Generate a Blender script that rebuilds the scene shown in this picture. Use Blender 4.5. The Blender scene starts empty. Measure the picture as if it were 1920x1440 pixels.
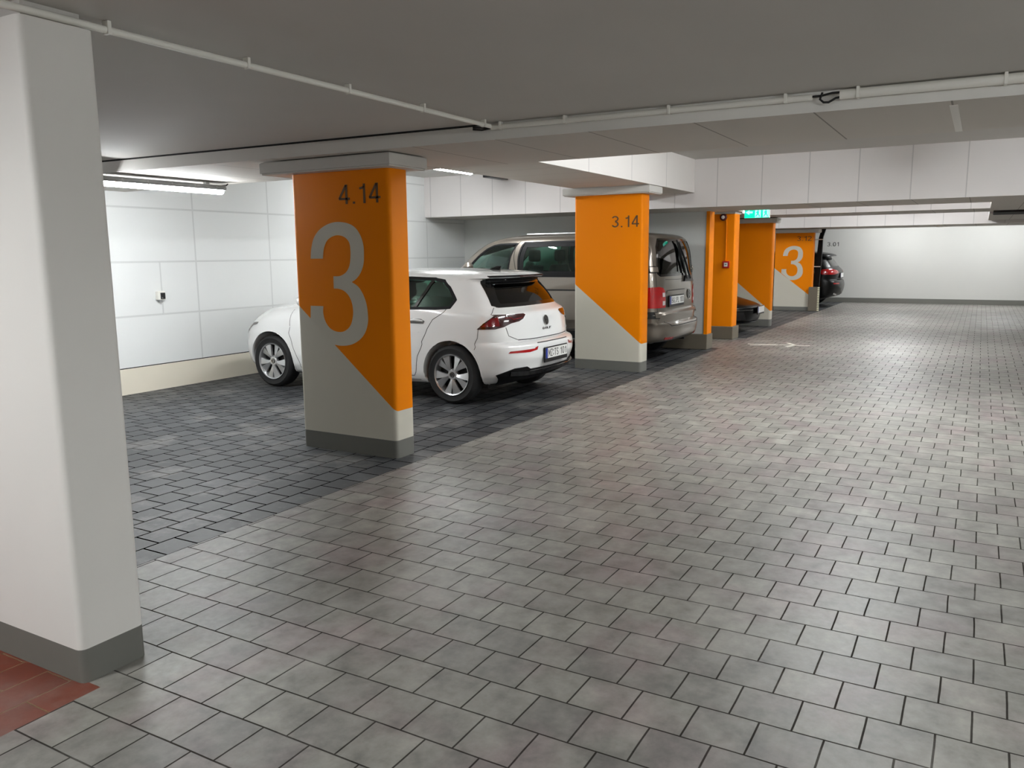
import bpy, bmesh, math, random
from mathutils import Matrix, Vector
from mathutils.bvhtree import BVHTree
from mathutils.geometry import tessellate_polygon

random.seed(7)
SC = bpy.context.scene
COL = SC.collection
PI = math.pi

# ------------------------------------------------------------------ camera, world, exposure
CAMH = 1.58
def set_camera():
    yaw, pitch, roll = 0.520427089, -0.157994345, -0.00968877531
    f = Vector((math.cos(pitch)*math.cos(yaw), math.cos(pitch)*math.sin(yaw), math.sin(pitch)))
    r = Vector((math.sin(yaw), -math.cos(yaw), 0)); u = r.cross(f)
    r2 = r*math.cos(roll) + u*math.sin(roll); u2 = -r*math.sin(roll) + u*math.cos(roll)
    m = Matrix((r2, u2, -f)).transposed().to_4x4()
    m.translation = Vector((0, 0, CAMH))
    cd = bpy.data.cameras.new('camera'); cd.sensor_width = 36; cd.lens = 28.6
    cd.clip_start = 0.05; cd.clip_end = 200
    o = bpy.data.objects.new('camera', cd); COL.objects.link(o); o.matrix_world = m
    SC.camera = o
set_camera()
w = bpy.data.worlds.new('world'); SC.world = w; w.use_nodes = True
w.node_tree.nodes['Background'].inputs[0].default_value = (0.9, 0.92, 1, 1)
w.node_tree.nodes['Background'].inputs[1].default_value = 0.02
SC.view_settings.view_transform = 'Standard'; SC.view_settings.look = 'None'
SC.view_settings.gamma = 1; SC.view_settings.use_curve_mapping = False
SC.view_settings.exposure = 1.45
SC.cycles.use_denoising = True
SC.cycles.max_bounces = 10; SC.cycles.diffuse_bounces = 6; SC.cycles.glossy_bounces = 4
SC.cycles.transparent_max_bounces = 16
SC.cycles.sample_clamp_indirect = 6
LAMP = 60.0

# ------------------------------------------------------------------ materials
def s2l(c):
    return tuple((x/12.92 if x <= .04045 else ((x+.055)/1.055)**2.4) for x in [v/255 for v in c])
def new_mat(name):
    m = bpy.data.materials.new(name); m.use_nodes = True
    nt = m.node_tree; return m, nt, nt.nodes['Principled BSDF']
def mat(name, rgb, rough=.6, metal=0., coat=0., spec=.5, noise=0., nscale=8., bump=0., emit=None, estr=0., srgb=True):
    m, nt, b = new_mat(name)
    c = s2l(rgb) if srgb else rgb
    b.inputs['Base Color'].default_value = (*c, 1)
    b.inputs['Roughness'].default_value = rough; b.inputs['Metallic'].default_value = metal
    b.inputs['Coat Weight'].default_value = coat; b.inputs['Coat Roughness'].default_value = .04
    b.inputs['Specular IOR Level'].default_value = spec
    if emit:
        b.inputs['Emission Color'].default_value = (*emit, 1); b.inputs['Emission Strength'].default_value = estr
    if noise or bump:
        tc = nt.nodes.new('ShaderNodeTexCoord'); n = nt.nodes.new('ShaderNodeTexNoise')
        n.inputs['Scale'].default_value = nscale; n.inputs['Detail'].default_value = 6
        nt.links.new(tc.outputs['Object'], n.inputs['Vector'])
        if noise:
            mr = nt.nodes.new('ShaderNodeMapRange'); mr.inputs[3].default_value = 1-noise; mr.inputs[4].default_value = 1+noise
            nt.links.new(n.outputs[0], mr.inputs[0])
            mx = nt.nodes.new('ShaderNodeVectorMath'); mx.operation = 'SCALE'; mx.inputs[0].default_value = c
            nt.links.new(mr.outputs[0], mx.inputs['Scale']); nt.links.new(mx.outputs[0], b.inputs['Base Color'])
        if bump:
            bp = nt.nodes.new('ShaderNodeBump'); bp.inputs['Strength'].default_value = bump; bp.inputs['Distance'].default_value = .01
            nt.links.new(n.outputs[0], bp.inputs['Height']); nt.links.new(bp.outputs[0], b.inputs['Normal'])
    return m

def math_node(nt, op, a, b=None, c=None):
    n = nt.nodes.new('ShaderNodeMath'); n.operation = op
    for i, v in enumerate((a, b, c)):
        if v is None: continue
        if isinstance(v, (int, float)): n.inputs[i].default_value = v
        else: nt.links.new(v, n.inputs[i])
    return n.outputs[0]

def paver_mat(name, c1, c2, cm, rot, offx, offy, bw=.209, bh=.21, rough=.5, patch=.25, tint=(1, .93, .97), dust=0.25, mortar=.004, warp=.018):
    m, nt, b = new_mat(name)
    tc = nt.nodes.new('ShaderNodeTexCoord'); mp = nt.nodes.new('ShaderNodeMapping')
    mp.inputs['Rotation'].default_value = (0, 0, rot); mp.inputs['Location'].default_value = (offx, offy, 0)
    nt.links.new(tc.outputs['Object'], mp.inputs['Vector'])
    wn = nt.nodes.new('ShaderNodeTexNoise'); wn.inputs['Scale'].default_value = 1.4; wn.inputs['Detail'].default_value = 3
    nt.links.new(tc.outputs['Object'], wn.inputs['Vector'])
    wv = nt.nodes.new('ShaderNodeVectorMath'); wv.operation = 'SUBTRACT'; wv.inputs[1].default_value = (.5, .5, .5)
    nt.links.new(wn.outputs['Color'], wv.inputs[0])
    ws = nt.nodes.new('ShaderNodeVectorMath'); ws.operation = 'SCALE'; ws.inputs['Scale'].default_value = warp
    nt.links.new(wv.outputs[0], ws.inputs[0])
    wa = nt.nodes.new('ShaderNodeVectorMath'); wa.operation = 'ADD'
    nt.links.new(mp.outputs[0], wa.inputs[0]); nt.links.new(ws.outputs[0], wa.inputs[1])
    bk = nt.nodes.new('ShaderNodeTexBrick'); bk.offset = .5; bk.offset_frequency = 2; bk.squash = 1
    bk.inputs['Scale'].default_value = 1; bk.inputs['Brick Width'].default_value = bw; bk.inputs['Row Height'].default_value = bh
    bk.inputs['Mortar Size'].default_value = mortar; bk.inputs['Mortar Smooth'].default_value = .25; bk.inputs['Bias'].default_value = 0
    bk.inputs['Color1'].default_value = (*c1, 1); bk.inputs['Color2'].default_value = (*c2, 1); bk.inputs['Mortar'].default_value = (*cm, 1)
    nt.links.new(wa.outputs[0], bk.inputs['Vector'])
    # tinted patches a metre or so across, and fine dust
    n1 = nt.nodes.new('ShaderNodeTexNoise'); n1.inputs['Scale'].default_value = 2.3; n1.inputs['Detail'].default_value = 4
    nt.links.new(tc.outputs['Object'], n1.inputs['Vector'])
    r1 = nt.nodes.new('ShaderNodeMapRange'); r1.inputs[1].default_value = .48; r1.inputs[2].default_value = .66
    nt.links.new(n1.outputs[0], r1.inputs[0])
    mx = nt.nodes.new('ShaderNodeMix'); mx.data_type = 'RGBA'; mx.blend_type = 'MULTIPLY'
    mx.inputs[7].default_value = (*tint, 1); nt.links.new(bk.outputs['Color'], mx.inputs[6]); nt.links.new(r1.outputs[0], mx.inputs[0])
    n2 = nt.nodes.new('ShaderNodeTexNoise'); n2.inputs['Scale'].default_value = 7; n2.inputs['Detail'].default_value = 8; n2.inputs['Roughness'].default_value = .65
    nt.links.new(tc.outputs['Object'], n2.inputs['Vector'])
    r2 = nt.nodes.new('ShaderNodeMapRange'); r2.inputs[1].default_value = .3; r2.inputs[2].default_value = .75
    r2.inputs[3].default_value = 1-patch; r2.inputs[4].default_value = 1+patch
    nt.links.new(n2.outputs[0], r2.inputs[0])
    sc = nt.nodes.new('ShaderNodeVectorMath'); sc.operation = 'SCALE'
    nt.links.new(mx.outputs[2], sc.inputs[0]); nt.links.new(r2.outputs[0], sc.inputs['Scale'])
    # pale dust smears
    n3 = nt.nodes.new('ShaderNodeTexNoise'); n3.inputs['Scale'].default_value = 1.1; n3.inputs['Detail'].default_value = 9; n3.inputs['Roughness'].default_value = .7
    nt.links.new(mp.outputs[0], n3.inputs['Vector'])
    r3 = nt.nodes.new('ShaderNodeMapRange'); r3.inputs[1].default_value = .52; r3.inputs[2].default_value = .78; r3.inputs[4].default_value = dust
    nt.links.new(n3.outputs[0], r3.inputs[0])
    mx2 = nt.nodes.new('ShaderNodeMix'); mx2.data_type = 'RGBA'; mx2.inputs[7].default_value = (.42, .40, .37, 1)
    nt.links.new(r3.outputs[0], mx2.inputs[0]); nt.links.new(sc.outputs[0], mx2.inputs[6])
    nt.links.new(mx2.outputs[2], b.inputs['Base Color'])
    rr = nt.nodes.new('ShaderNodeMapRange'); rr.inputs[3].default_value = rough-.1; rr.inputs[4].default_value = rough+.12
    nt.links.new(n2.outputs[0], rr.inputs[0]); nt.links.new(rr.outputs[0], b.inputs['Roughness'])
    inv = math_node(nt, 'SUBTRACT', 1.0, bk.outputs['Fac'])
    nt.links.new(math_node(nt, 'MULTIPLY', inv, .5), b.inputs['Specular IOR Level'])
    h = math_node(nt, 'MULTIPLY_ADD', n2.outputs[0], .12, inv)
    bp = nt.nodes.new('ShaderNodeBump'); bp.inputs['Strength'].default_value = .55; bp.inputs['Distance'].default_value = .006
    nt.links.new(h, bp.inputs['Height']); nt.links.new(bp.outputs[0], b.inputs['Normal'])
    return m

def panel_mat(name, rgb, jrgb, axis, pu, ou, pv=None, ov=0, jw=.012, rough=.75, v_lo=None, noise=.03):
    """board cladding; joints across 'axis' (0 x, 1 y) every pu, and across z every pv"""
    m, nt, b = new_mat(name)
    tc = nt.nodes.new('ShaderNodeTexCoord'); sp = nt.nodes.new('ShaderNodeSeparateXYZ')
    nt.links.new(tc.outputs['Object'], sp.inputs[0])
    def line(src, per, off):
        a = math_node(nt, 'ADD', src, -off+per*.5+per*1000)
        a = math_node(nt, 'MODULO', a, per); a = math_node(nt, 'SUBTRACT', a, per*.5); a = math_node(nt, 'ABSOLUTE', a)
        return math_node(nt, 'LESS_THAN', a, jw*.5)
    j = line(sp.outputs[axis], pu, ou)
    if pv:
        j = math_node(nt, 'MAXIMUM', j, line(sp.outputs[2], pv, ov))
    n = nt.nodes.new('ShaderNodeTexNoise'); n.inputs['Scale'].default_value = 1.5; n.inputs['Detail'].default_value = 5
    nt.links.new(tc.outputs['Object'], n.inputs['Vector'])
    mr = nt.nodes.new('ShaderNodeMapRange'); mr.inputs[3].default_value = 1-noise; mr.inputs[4].default_value = 1+noise
    nt.links.new(n.outputs[0], mr.inputs[0])
    sc = nt.nodes.new('ShaderNodeVectorMath'); sc.operation = 'SCALE'; sc.inputs[0].default_value = s2l(rgb)
    nt.links.new(mr.outputs[0], sc.inputs['Scale'])
    mx = nt.nodes.new('ShaderNodeMix'); mx.data_type = 'RGBA'; mx.inputs[7].default_value = (*s2l(jrgb), 1)
    nt.links.new(sc.outputs[0], mx.inputs[6]); nt.links.new(j, mx.inputs[0]); nt.links.new(mx.outputs[2], b.inputs['Base Color'])
    b.inputs['Roughness'].default_value = rough; b.inputs['Specular IOR Level'].default_value = .3
    bp = nt.nodes.new('ShaderNodeBump'); bp.inputs['Strength'].default_value = .5; bp.inputs['Distance'].default_value = .004; bp.invert = True
    nt.links.new(j, bp.inputs['Height']); nt.links.new(bp.outputs[0], b.inputs['Normal'])
    return m

def glass_mat(name, tint, refl=.08, rough=.02):
    m = bpy.data.materials.new(name); m.use_nodes = True; nt = m.node_tree; nt.nodes.clear()
    out = nt.nodes.new('ShaderNodeOutputMaterial'); mix = nt.nodes.new('ShaderNodeMixShader')
    tr = nt.nodes.new('ShaderNodeBsdfTransparent'); tr.inputs[0].default_value = (*tint, 1)
    gl = nt.nodes.new('ShaderNodeBsdfGlossy'); gl.inputs['Roughness'].default_value = rough; gl.inputs[0].default_value = (1, 1, 1, 1)
    fr = nt.nodes.new('ShaderNodeFresnel'); fr.inputs[0].default_value = 1.5
    nt.links.new(fr.outputs[0], mix.inputs[0]); nt.links.new(tr.outputs[0], mix.inputs[1]); nt.links.new(gl.outputs[0], mix.inputs[2])
    nt.links.new(mix.outputs[0], out.inputs[0]); return m

M = {}
M['aisle'] = paver_mat('grey_pavers', s2l((136, 134, 127)), s2l((120, 118, 113)), s2l((64, 62, 58)), PI/2, .025, -2.835, rough=.44, dust=.5, patch=.42, tint=(.98, .86, .92), mortar=.0038)
M['bay'] = paver_mat('anthracite_pavers', s2l((72, 74, 76)), s2l((48, 50, 53)), s2l((6, 6, 7)), 0, -.003, -3.698, bw=.2, bh=.2, rough=.5, patch=.45, tint=(1, 1, 1), dust=.6, mortar=.0065, warp=.006)
M['red'] = paver_mat('red_clinker', s2l((116, 60, 44)), s2l((98, 50, 38)), s2l((120, 96, 76)), 0, 0, -2.74, bw=.33, bh=.15, rough=.3, patch=.2, tint=(1, .85, .8), dust=.3)
M['ceil'] = mat('painted_concrete', (196, 193, 188), .8, noise=.05, nscale=1.5, bump=.08)
M['soffit'] = panel_mat('soffit_boards', (200, 195, 188), (140, 136, 130), 1, .665, .19, jw=.01)
M['soffitx'] = panel_mat('soffit_boards_x', (205, 200, 192), (150, 146, 140), 0, .62, 8.21, jw=.008)
M['wallb'] = panel_mat('white_wall_boards', (222, 224, 223), (203, 205, 204), 0, 1.245, 7.01, .628, .905, jw=.022)
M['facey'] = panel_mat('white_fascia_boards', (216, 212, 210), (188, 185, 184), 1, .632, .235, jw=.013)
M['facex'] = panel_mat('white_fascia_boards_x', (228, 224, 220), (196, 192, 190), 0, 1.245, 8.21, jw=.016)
M['white'] = mat('white_paint', (226, 224, 219), .6, noise=.02, nscale=3, bump=.05)
M['farwall'] = mat('white_render', (208, 208, 204), .8, noise=.02, nscale=2)
M['cream'] = mat('cream_plinth_paint', (226, 219, 202), .7, noise=.03, nscale=5)
M['greywall'] = mat('grey_wall_paint', (204, 206, 203), .7, noise=.02)
M['greybase'] = mat('grey_base_paint', (112, 112, 106), .5, noise=.04, nscale=12)
M['brownbase'] = mat('brown_grey_base', (110, 102, 88), .5, noise=.05, nscale=12)
M['orange'] = mat('orange_paint', (240, 134, 0), .5, spec=.12, noise=.015, nscale=3)
M['pale'] = mat('pale_pillar_paint', (206, 202, 188), .55, noise=.02, nscale=4)
M['ink'] = mat('dark_number_vinyl', (98, 66, 30), .5)
M['inkb'] = mat('black_number_vinyl', (40, 38, 38), .5)
M['cap'] = mat('capital_board', (205, 203, 198), .7, noise=.03, nscale=4)
M['dark'] = mat('dark_joint', (28, 27, 26), .8)
M['plastic'] = mat('white_plastic_conduit', (236, 234, 226), .45)
M['cable'] = mat('black_cable', (24, 22, 22), .5)
M['cablew'] = mat('white_cable', (190, 180, 172), .5)
M['housing'] = mat('grey_lamp_housing', (140, 142, 142), .45)
M['steel'] = mat('stainless_clip', (190, 192, 192), .3, metal=.9)
M['emit'] = mat('lit_diffuser', (255, 255, 255), .4, emit=(.955, .985, 1.0), estr=LAMP)
M['linepaint'] = mat('road_marking', (222, 220, 208), .6)
M['red_plastic'] = mat('red_plastic', (178, 16, 18), .35)
M['chrome'] = mat('chrome', (215, 215, 215), .12, metal=1)
M['black'] = mat('black_plastic', (20, 20, 21), .38)
M['trim'] = mat('matt_black_trim', (13, 13, 14), .55, spec=.18)
M['emit2'] = mat('lit_bright_diffuser', (255, 255, 255), .4, emit=(.955, .985, 1.0), estr=LAMP*1.6)
M['emit1'] = mat('lit_clear_diffuser', (255, 255, 255), .4, emit=(.955, .985, 1.0), estr=LAMP*1.15)
M['blackgloss'] = mat('black_gloss', (10, 10, 11), .12, coat=.5)
M['seam'] = mat('panel_gap', (30, 30, 30), .8)
M['rubber'] = mat('tyre_rubber', (26, 26, 27), .75, noise=.1, nscale=30, bump=.1)
M['alloy'] = mat('alloy_silver', (196, 197, 198), .3, metal=.75)
M['brake'] = mat('brake_dark', (38, 38, 40), .5, metal=.5)
M['paintw'] = mat('white_car_paint', (232, 233, 232), .25, coat=1.)
M['paintg'] = mat('beige_metallic_paint', (130, 122, 112), .3, metal=.72, coat=1.)
M['paintk'] = mat('black_car_paint', (4, 4, 5), .3, spec=.25, coat=.22)
M['interior'] = mat('cabin_trim', (18, 18, 19), .85, spec=.2)
M['seat'] = mat('seat_fabric', (36, 37, 39), .9)
M['glass'] = glass_mat('green_glass', (.60, .80, .73))
M['glassd'] = glass_mat('privacy_glass', (.10, .12, .12))
M['lampred'] = mat('red_lens', (165, 8, 14), .15, coat=1., spec=.6)
M['lampmid'] = mat('deep_red_lens', (112, 6, 12), .15, coat=.6, spec=.5)
M['lampdark'] = mat('smoked_red_lens', (52, 6, 10), .12, coat=1.)
M['lampclear'] = mat('clear_lens', (210, 196, 196), .2, coat=1.)
M['platew'] = mat('plate_white', (226, 226, 222), .4)
M['plateb'] = mat('plate_blue', (24, 48, 140), .4)
M['signg'] = mat('lit_sign_green', (0, 180, 120), .4, emit=(0.0, .70, .40), estr=.55)
M['signw'] = mat('lit_sign_pale', (200, 255, 240), .4, emit=(.22, .9, .8), estr=.7)
M['led'] = mat('lit_led', (255, 255, 240), .4, emit=(1, 1, .9), estr=3)

# ------------------------------------------------------------------ mesh helpers
def tag(o, label=None, cat=None, group=None, kind=None):
    if label: o['label'] = label
    if cat: o['category'] = cat
    if group: o['group'] = group
    if kind: o['kind'] = kind
    return o
def empty(name, loc=(0, 0, 0), rz=0, **k):
    o = bpy.data.objects.new(name, None); COL.objects.link(o); o.location = loc; o.rotation_euler = (0, 0, rz)
    o.empty_display_size = .1
    return tag(o, **k)
def link(name, me, mats, parent=None, **k):
    o = bpy.data.objects.new(name, me); COL.objects.link(o)
    if not isinstance(mats, (list, tuple)): mats = [mats]
    for x in mats:
        if x.name not in [m.name for m in me.materials if m]: me.materials.append(x)
    if parent: o.parent = parent
    return tag(o, **k)
class MB:
    def __init__(s): s.v = []; s.f = []; s.mi = []
    def add(s, vs, fs, mi=0):
        b = len(s.v); s.v += [tuple(p) for p in vs]; s.f += [tuple(b+i for i in f) for f in fs]; s.mi += [mi]*len(fs); return s
    def box(s, x0, x1, y0, y1, z0, z1, mi=0):
        vs = [(x, y, z) for x in (x0, x1) for y in (y0, y1) for z in (z0, z1)]
        return s.add(vs, [(0, 1, 3, 2), (4, 6, 7, 5), (0, 4, 5, 1), (2, 3, 7, 6), (0, 2, 6, 4), (1, 5, 7, 3)], mi)
    def prism(s, pts, axis, a, b, mi=0):
        """polygon pts (2d) extruded along axis from a to b"""
        n = len(pts)
        def P(p, t):
            return {0: (t, p[0], p[1]), 1: (p[0], t, p[1]), 2: (p[0], p[1], t)}[axis]
        vs = [P(p, a) for p in pts]+[P(p, b) for p in pts]
        fs = [tuple(range(n)), tuple(range(2*n-1, n-1, -1))]+[(i, i+n, (i+1) % n+n, (i+1) % n) for i in range(n)]
        return s.add(vs, fs, mi)
    def tube(s, path, r, n=10, cap=True, mi=0):
        path = [Vector(p) for p in path]; vs = []; fs = []
        prev = None
        for i, p in enumerate(path):
            d = (path[min(i+1, len(path)-1)]-path[max(i-1, 0)]).normalized()
            up = Vector((0, 0, 1)) if abs(d.z) < .9 else Vector((1, 0, 0))
            if prev is not None: up = prev
            a = d.cross(up).normalized(); b2 = a.cross(d).normalized(); prev = b2
            rr = r[i] if isinstance(r, (list, tuple)) else r
            for k in range(n):
                t = 2*PI*k/n; vs.append(p+a*math.cos(t)*rr+b2*math.sin(t)*rr)
        for i in range(len(path)-1):
            for k in range(n):
                fs.append((i*n+k, i*n+(k+1) % n, (i+1)*n+(k+1) % n, (i+1)*n+k))
        if cap: fs += [tuple(range(n-1, -1, -1)), tuple((len(path)-1)*n+k for k in range(n))]
        return s.add(vs, fs, mi)
    def lathe(s, prof, axis=0, n=48, c=(0, 0, 0), mi=0, closed=False):
        """prof: (axial, radius)"""
        vs = []; fs = []; m = len(prof)
        for k in range(n):
            t = 2*PI*k/n
            for a, r in prof:
                p = [0, 0, 0]; p[axis] = a; o = [i for i in range(3) if i != axis]
                p[o[0]] = r*math.cos(t); p[o[1]] = r*math.sin(t); vs.append((p[0]+c[0], p[1]+c[1], p[2]+c[2]))
        for k in range(n):
            k2 = (k+1) % n
            for i in range(m-1 if not closed else m):
                fs.append((k*m+i, k*m+(i+1) % m, k2*m+(i+1) % m, k2*m+i))
        return s.add(vs, fs, mi)
    def mesh(s, name, smooth=False, fix=True, bevel=0, seg=2, ang=40):
        me = bpy.data.meshes.new(name); me.from_pydata(s.v, [], s.f)
        for p, i in zip(me.polygons, s.mi): p.material_index = i
        bm = bmesh.new(); bm.from_mesh(me)
        if fix: bmesh.ops.recalc_face_normals(bm, faces=bm.faces)
        if bevel:
            es = [e for e in bm.edges if len(e.link_faces) == 2 and e.calc_face_angle(0) > math.radians(30)]
            bmesh.ops.bevel(bm, geom=es, offset=bevel, segments=seg, profile=.5, affect='EDGES', clamp_overlap=True)
        if smooth:
            for f in bm.faces: f.smooth = True
            for e in bm.edges:
                if len(e.link_faces) == 2 and e.calc_face_angle(0) > math.radians(ang): e.smooth = False
        bm.to_mesh(me); bm.free(); me.update(); return me
    def build(s, name, mats, parent=None, smooth=False, bevel=0, seg=2, fix=True, ang=40, **k):
        return link(name, s.mesh(name, smooth, fix, bevel, seg, ang), mats, parent, **k)

# stroke lettering: every glyph is a few broad strokes in a cell 1 high
def arc(cx, cy, rx, ry, a0, a1, n=14):
    return [(cx+rx*math.cos(math.radians(a0+(a1-a0)*k/n)), cy+ry*math.sin(math.radians(a0+(a1-a0)*k/n))) for k in range(n+1)]
def glyphs(sw):
    h = sw/2; W = .56; c = W/2; R = W-h
    G = {}
    G['1'] = (.40, [[(.30, 0), (.30, 1)], [(.30, .86), (.22, .80), (.06, .76)]])
    G['4'] = (W, [[(W*.74, 0), (W*.74, 1)], [(W*.74-.02, .97), (h*.7, .27)], [(h*.4, .27), (W+.02, .27)]])
    G['.'] = (.22, [[(.05, h), (.05+sw, h)]])
    G['0'] = (W, [arc(c, .5, c-h, .5-h, 0, 360, 28)])
    G['O'] = G['0']
    G['2'] = (W, [arc(c, .72, c-h, .28-h, 165, -35, 14)+[(h*1.2, h*1.2)], [(h*.4, h), (W, h)]])
    G['3'] = (W, [arc(c, .745, c-h*1.15, .255-h, 160, -90, 14), arc(c, .27, c-h, .27-h, 90, -160, 16)])
    G['M'] = (.66, [[(h, 0), (h, 1)], [(h, .97), (.33, .3), (.66-h, .97)], [(.66-h, 1), (.66-h, 0)]])
    G['Z'] = (W, [[(0, 1-h), (W, 1-h)], [(W-h, 1-h), (h, h)], [(0, h), (W, h)]])
    G['T'] = (W, [[(0, 1-h), (W, 1-h)], [(c, 1), (c, 0)]])
    G['S'] = (W, [arc(c, .74, c-h, .26-h, 20, 270, 16)+arc(c, .26, c-h, .26-h, 90, -160, 16)[1:]])
    G['B'] = (W, [[(h, 0), (h, 1)], [(h, 1-h)]+arc(c, .755, c-h, .245-h, 90, -90, 10)+[(h, .51)], [(h, .51)]+arc(c, .265, c-h, .265-h, 90, -90, 10)+[(h, h)]])
    G['G'] = (W, [arc(c, .5, c-h, .5-h, 40, 320, 22)+[(W-h, .45), (c, .45)]])
    G['L'] = (W*.9, [[(h, 1), (h, 0)], [(h, h), (W*.9, h)]])
    G['P'] = (W, [[(h, 0), (h, 1)], [(h, 1-h)]+arc(c, .72, c-h, .28-h, 90, -90, 10)+[(h, .44)]])
    G['F'] = (W*.9, [[(h, 1), (h, 0)], [(h, 1-h), (W*.9, 1-h)], [(h, .52), (W*.8, .52)]])
    G['K'] = (W, [[(h, 0), (h, 1)], [(W-h*.6, 1), (h*1.4, .45)], [(h*2, .58), (W-h*.4, 0)]])
    G['I'] = (.2, [[(.1, 0), (.1, 1)]])
    return G
def text_part(txt, name, m, parent, frame, th=.002, sw=.112, gap=.13, **k):
    """frame(a,b,d)->point for a,b in 0..1 and d depth outwards"""
    G = glyphs(sw); tot = sum(G[ch][0] for ch in txt)+gap*(len(txt)-1); x = 0; mb = MB()
    for ch in txt:
        wd, strokes = G[ch]
        for st in strokes:
            n = len(st); L = []; Rr = []
            closed = n > 5 and abs(st[0][0]-st[-1][0])+abs(st[0][1]-st[-1][1]) < 1e-6
            for i in range(n):
                a = st[i-1] if i > 0 else (st[-2] if closed else st[0]); b = st[i+1] if i < n-1 else (st[1] if closed else st[-1])
                d = Vector((b[0]-a[0], b[1]-a[1])); d = d.normalized() if d.length > 0 else Vector((1, 0)); nn = Vector((-d.y, d.x))
                ww = sw/2
                if 0 < i < n-1:
                    e = Vector((st[i][0]-a[0], st[i][1]-a[1])).normalized(); ww = sw/2/max(.5, abs(e.dot(d)))
                L.append((st[i][0]+nn.x*ww, st[i][1]+nn.y*ww)); Rr.append((st[i][0]-nn.x*ww, st[i][1]-nn.y*ww))
            vs = []
            for d_ in (th, 0):
                for l, r in zip(L, Rr):
                    for p in (l, r): vs.append(tuple(frame((x+p[0])/tot, p[1], d_)))
            fs = []
            for i in range(n-1):
                a = 2*i; o = 2*n
                fs += [(a, a+1, a+3, a+2), (a+o+2, a+o+3, a+o+1, a+o), (a, a+2, a+2+o, a+o), (a+1, a+1+o, a+3+o, a+3)]
            fs += [(0, 2*n, 2*n+1, 1), (2*n-2, 2*n-1, 4*n-1, 4*n-2)]
            mb.add(vs, fs)
        x += wd+gap
    return mb.build(name, m, parent, fix=True, **k)

# ------------------------------------------------------------------ the shell of the garage
XB, YL, YR, XF = -6.5, 8.58, -4.6, 27.4          # back end, bay wall, far aisle side, far end
def structure(name, mb, mats, **k):
    return mb.build(name, mats, kind='structure', **k)

def floor():
    mb = MB()
    def q(x0, x1, y0, y1, mi): mb.add([(x0, y0, 0), (x1, y0, 0), (x1, y1, 0), (x0, y1, 0)], [(0, 1, 2, 3)], mi)
    BL = 3.70
    q(XB, XF, YR, 2.745, 0); q(1.68, XF, 2.745, BL, 0); q(XB, 1.68, 2.745, YL, 2)
    q(1.68, 13.42, BL, YL, 1); q(13.42, 15.2, BL, YL, 0); q(15.2, XF, BL, YL, 1)
    mb.box(XB, XF, YR, YL, -.2, -.001, 0)
    return mb.build('floor', [M['aisle'], M['bay'], M['red']], kind='structure', fix=False)
floor()
structure('wall_left', MB().box(XB, XF, YL, YL+.2, 0, 3.1), M['wallb'])
structure('wall_right', MB().box(XB, XF, YR-.2, YR, 0, 3.1), M['farwall'])
structure('wall_back', MB().box(XB-.2, XB, YR, YL, 0, 3.1), M['farwall'])
structure('wall_far', MB().box(XF, XF+.2, YR-.2, YL+.2, 0, 3.1), M['farwall'])
structure('baseboard_left', MB().box(XB, 13.2, YL-.014, YL-.001, 0, .302), M['cream'])
structure('trim_1', MB().box(XB, 13.2, YL-.010, YL-.0005, .302, .312), M['dark'])
structure('trim_13', MB().box(6.475, 6.492, YL-.0018, YL-.0004, .905, 1.533), mat('board_joint', (203, 205, 204), .8))
structure('baseboard_far', MB().box(XF-.03, XF-.001, YR, YL, 0, .145), M['greybase'])
structure('baseboard_right', MB().box(XB, XF, YR+.001, YR+.03, 0, .145), M['greybase'])
structure('ceiling', MB().box(-1.2, 4.9, YR, YL, 2.437, 3.05).box(XB, -1.2, YR, YL, 2.92, 3.05)
          .box(4.9, XF, YR, YL, 2.92, 3.05), M['ceil'])
# first cross beam, close to the camera: its front face runs very slightly askew
def cross_beam():
    xa, xb = 4.66, 4.98          # front face x at y=8.58 / y=YR
    mb = MB()
    A = [(4.62, YL), (4.99, YR), (6.1, YR), (6.1, YL)]
    n = 4
    vs = [(x, y, 2.33) for x, y in A]+[(x, y, 2.46) for x, y in A]
    mb.add(vs, [(0, 1, 2, 3)], 0)
    mb.add(vs, [(0, 1, 5, 4)], 1)
    mb.box(4.93, 6.1, YR, YL, 2.46, 2.92, 1)
    mb.add(vs, [(2, 3, 7, 6), (1, 2, 6, 5), (3, 0, 4, 7), (4, 5, 6, 7)], 1)
    return mb.build('trim_2', [M['soffit'], M['white']], kind='structure')
cross_beam()
# the wide pale strip between two soffit boards, and the joint on the front face
structure('trim_3', MB().box(5.0, 6.09, .165, .205, 2.3265, 2.3305), M['white'])
# dark shadow gap left of the conduit, between slab and beam face
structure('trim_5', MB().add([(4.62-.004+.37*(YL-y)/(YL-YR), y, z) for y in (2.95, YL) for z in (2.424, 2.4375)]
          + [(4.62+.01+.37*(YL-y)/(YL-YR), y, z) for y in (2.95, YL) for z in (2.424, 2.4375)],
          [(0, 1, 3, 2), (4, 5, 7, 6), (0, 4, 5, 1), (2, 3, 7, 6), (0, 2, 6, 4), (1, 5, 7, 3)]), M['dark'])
def beam(name, x0, x1, y0, y1, z0, z1, mside_x, mside_y, munder):
    mb = MB()
    mb.box(x0, x1, y0, y1, z0, z1)
    me = mb.mesh(name)
    for p in me.polygons:
        n = p.normal
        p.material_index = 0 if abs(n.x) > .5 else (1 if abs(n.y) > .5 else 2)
    o = bpy.data.objects.new(name, me); COL.objects.link(o)
    for x in (mside_x, mside_y, munder): me.materials.append(x)
    return tag(o, kind='structure')
beam('trim_6', 11.94, 13.35, YR, YL, 2.235, 2.92, M['facey'], M['facex'], M['soffit'])
beam('trim_7', 6.1, 11.94, 3.73, 4.85, 2.447, 2.92, M['facey'], M['facex'], M['soffitx'])
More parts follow.
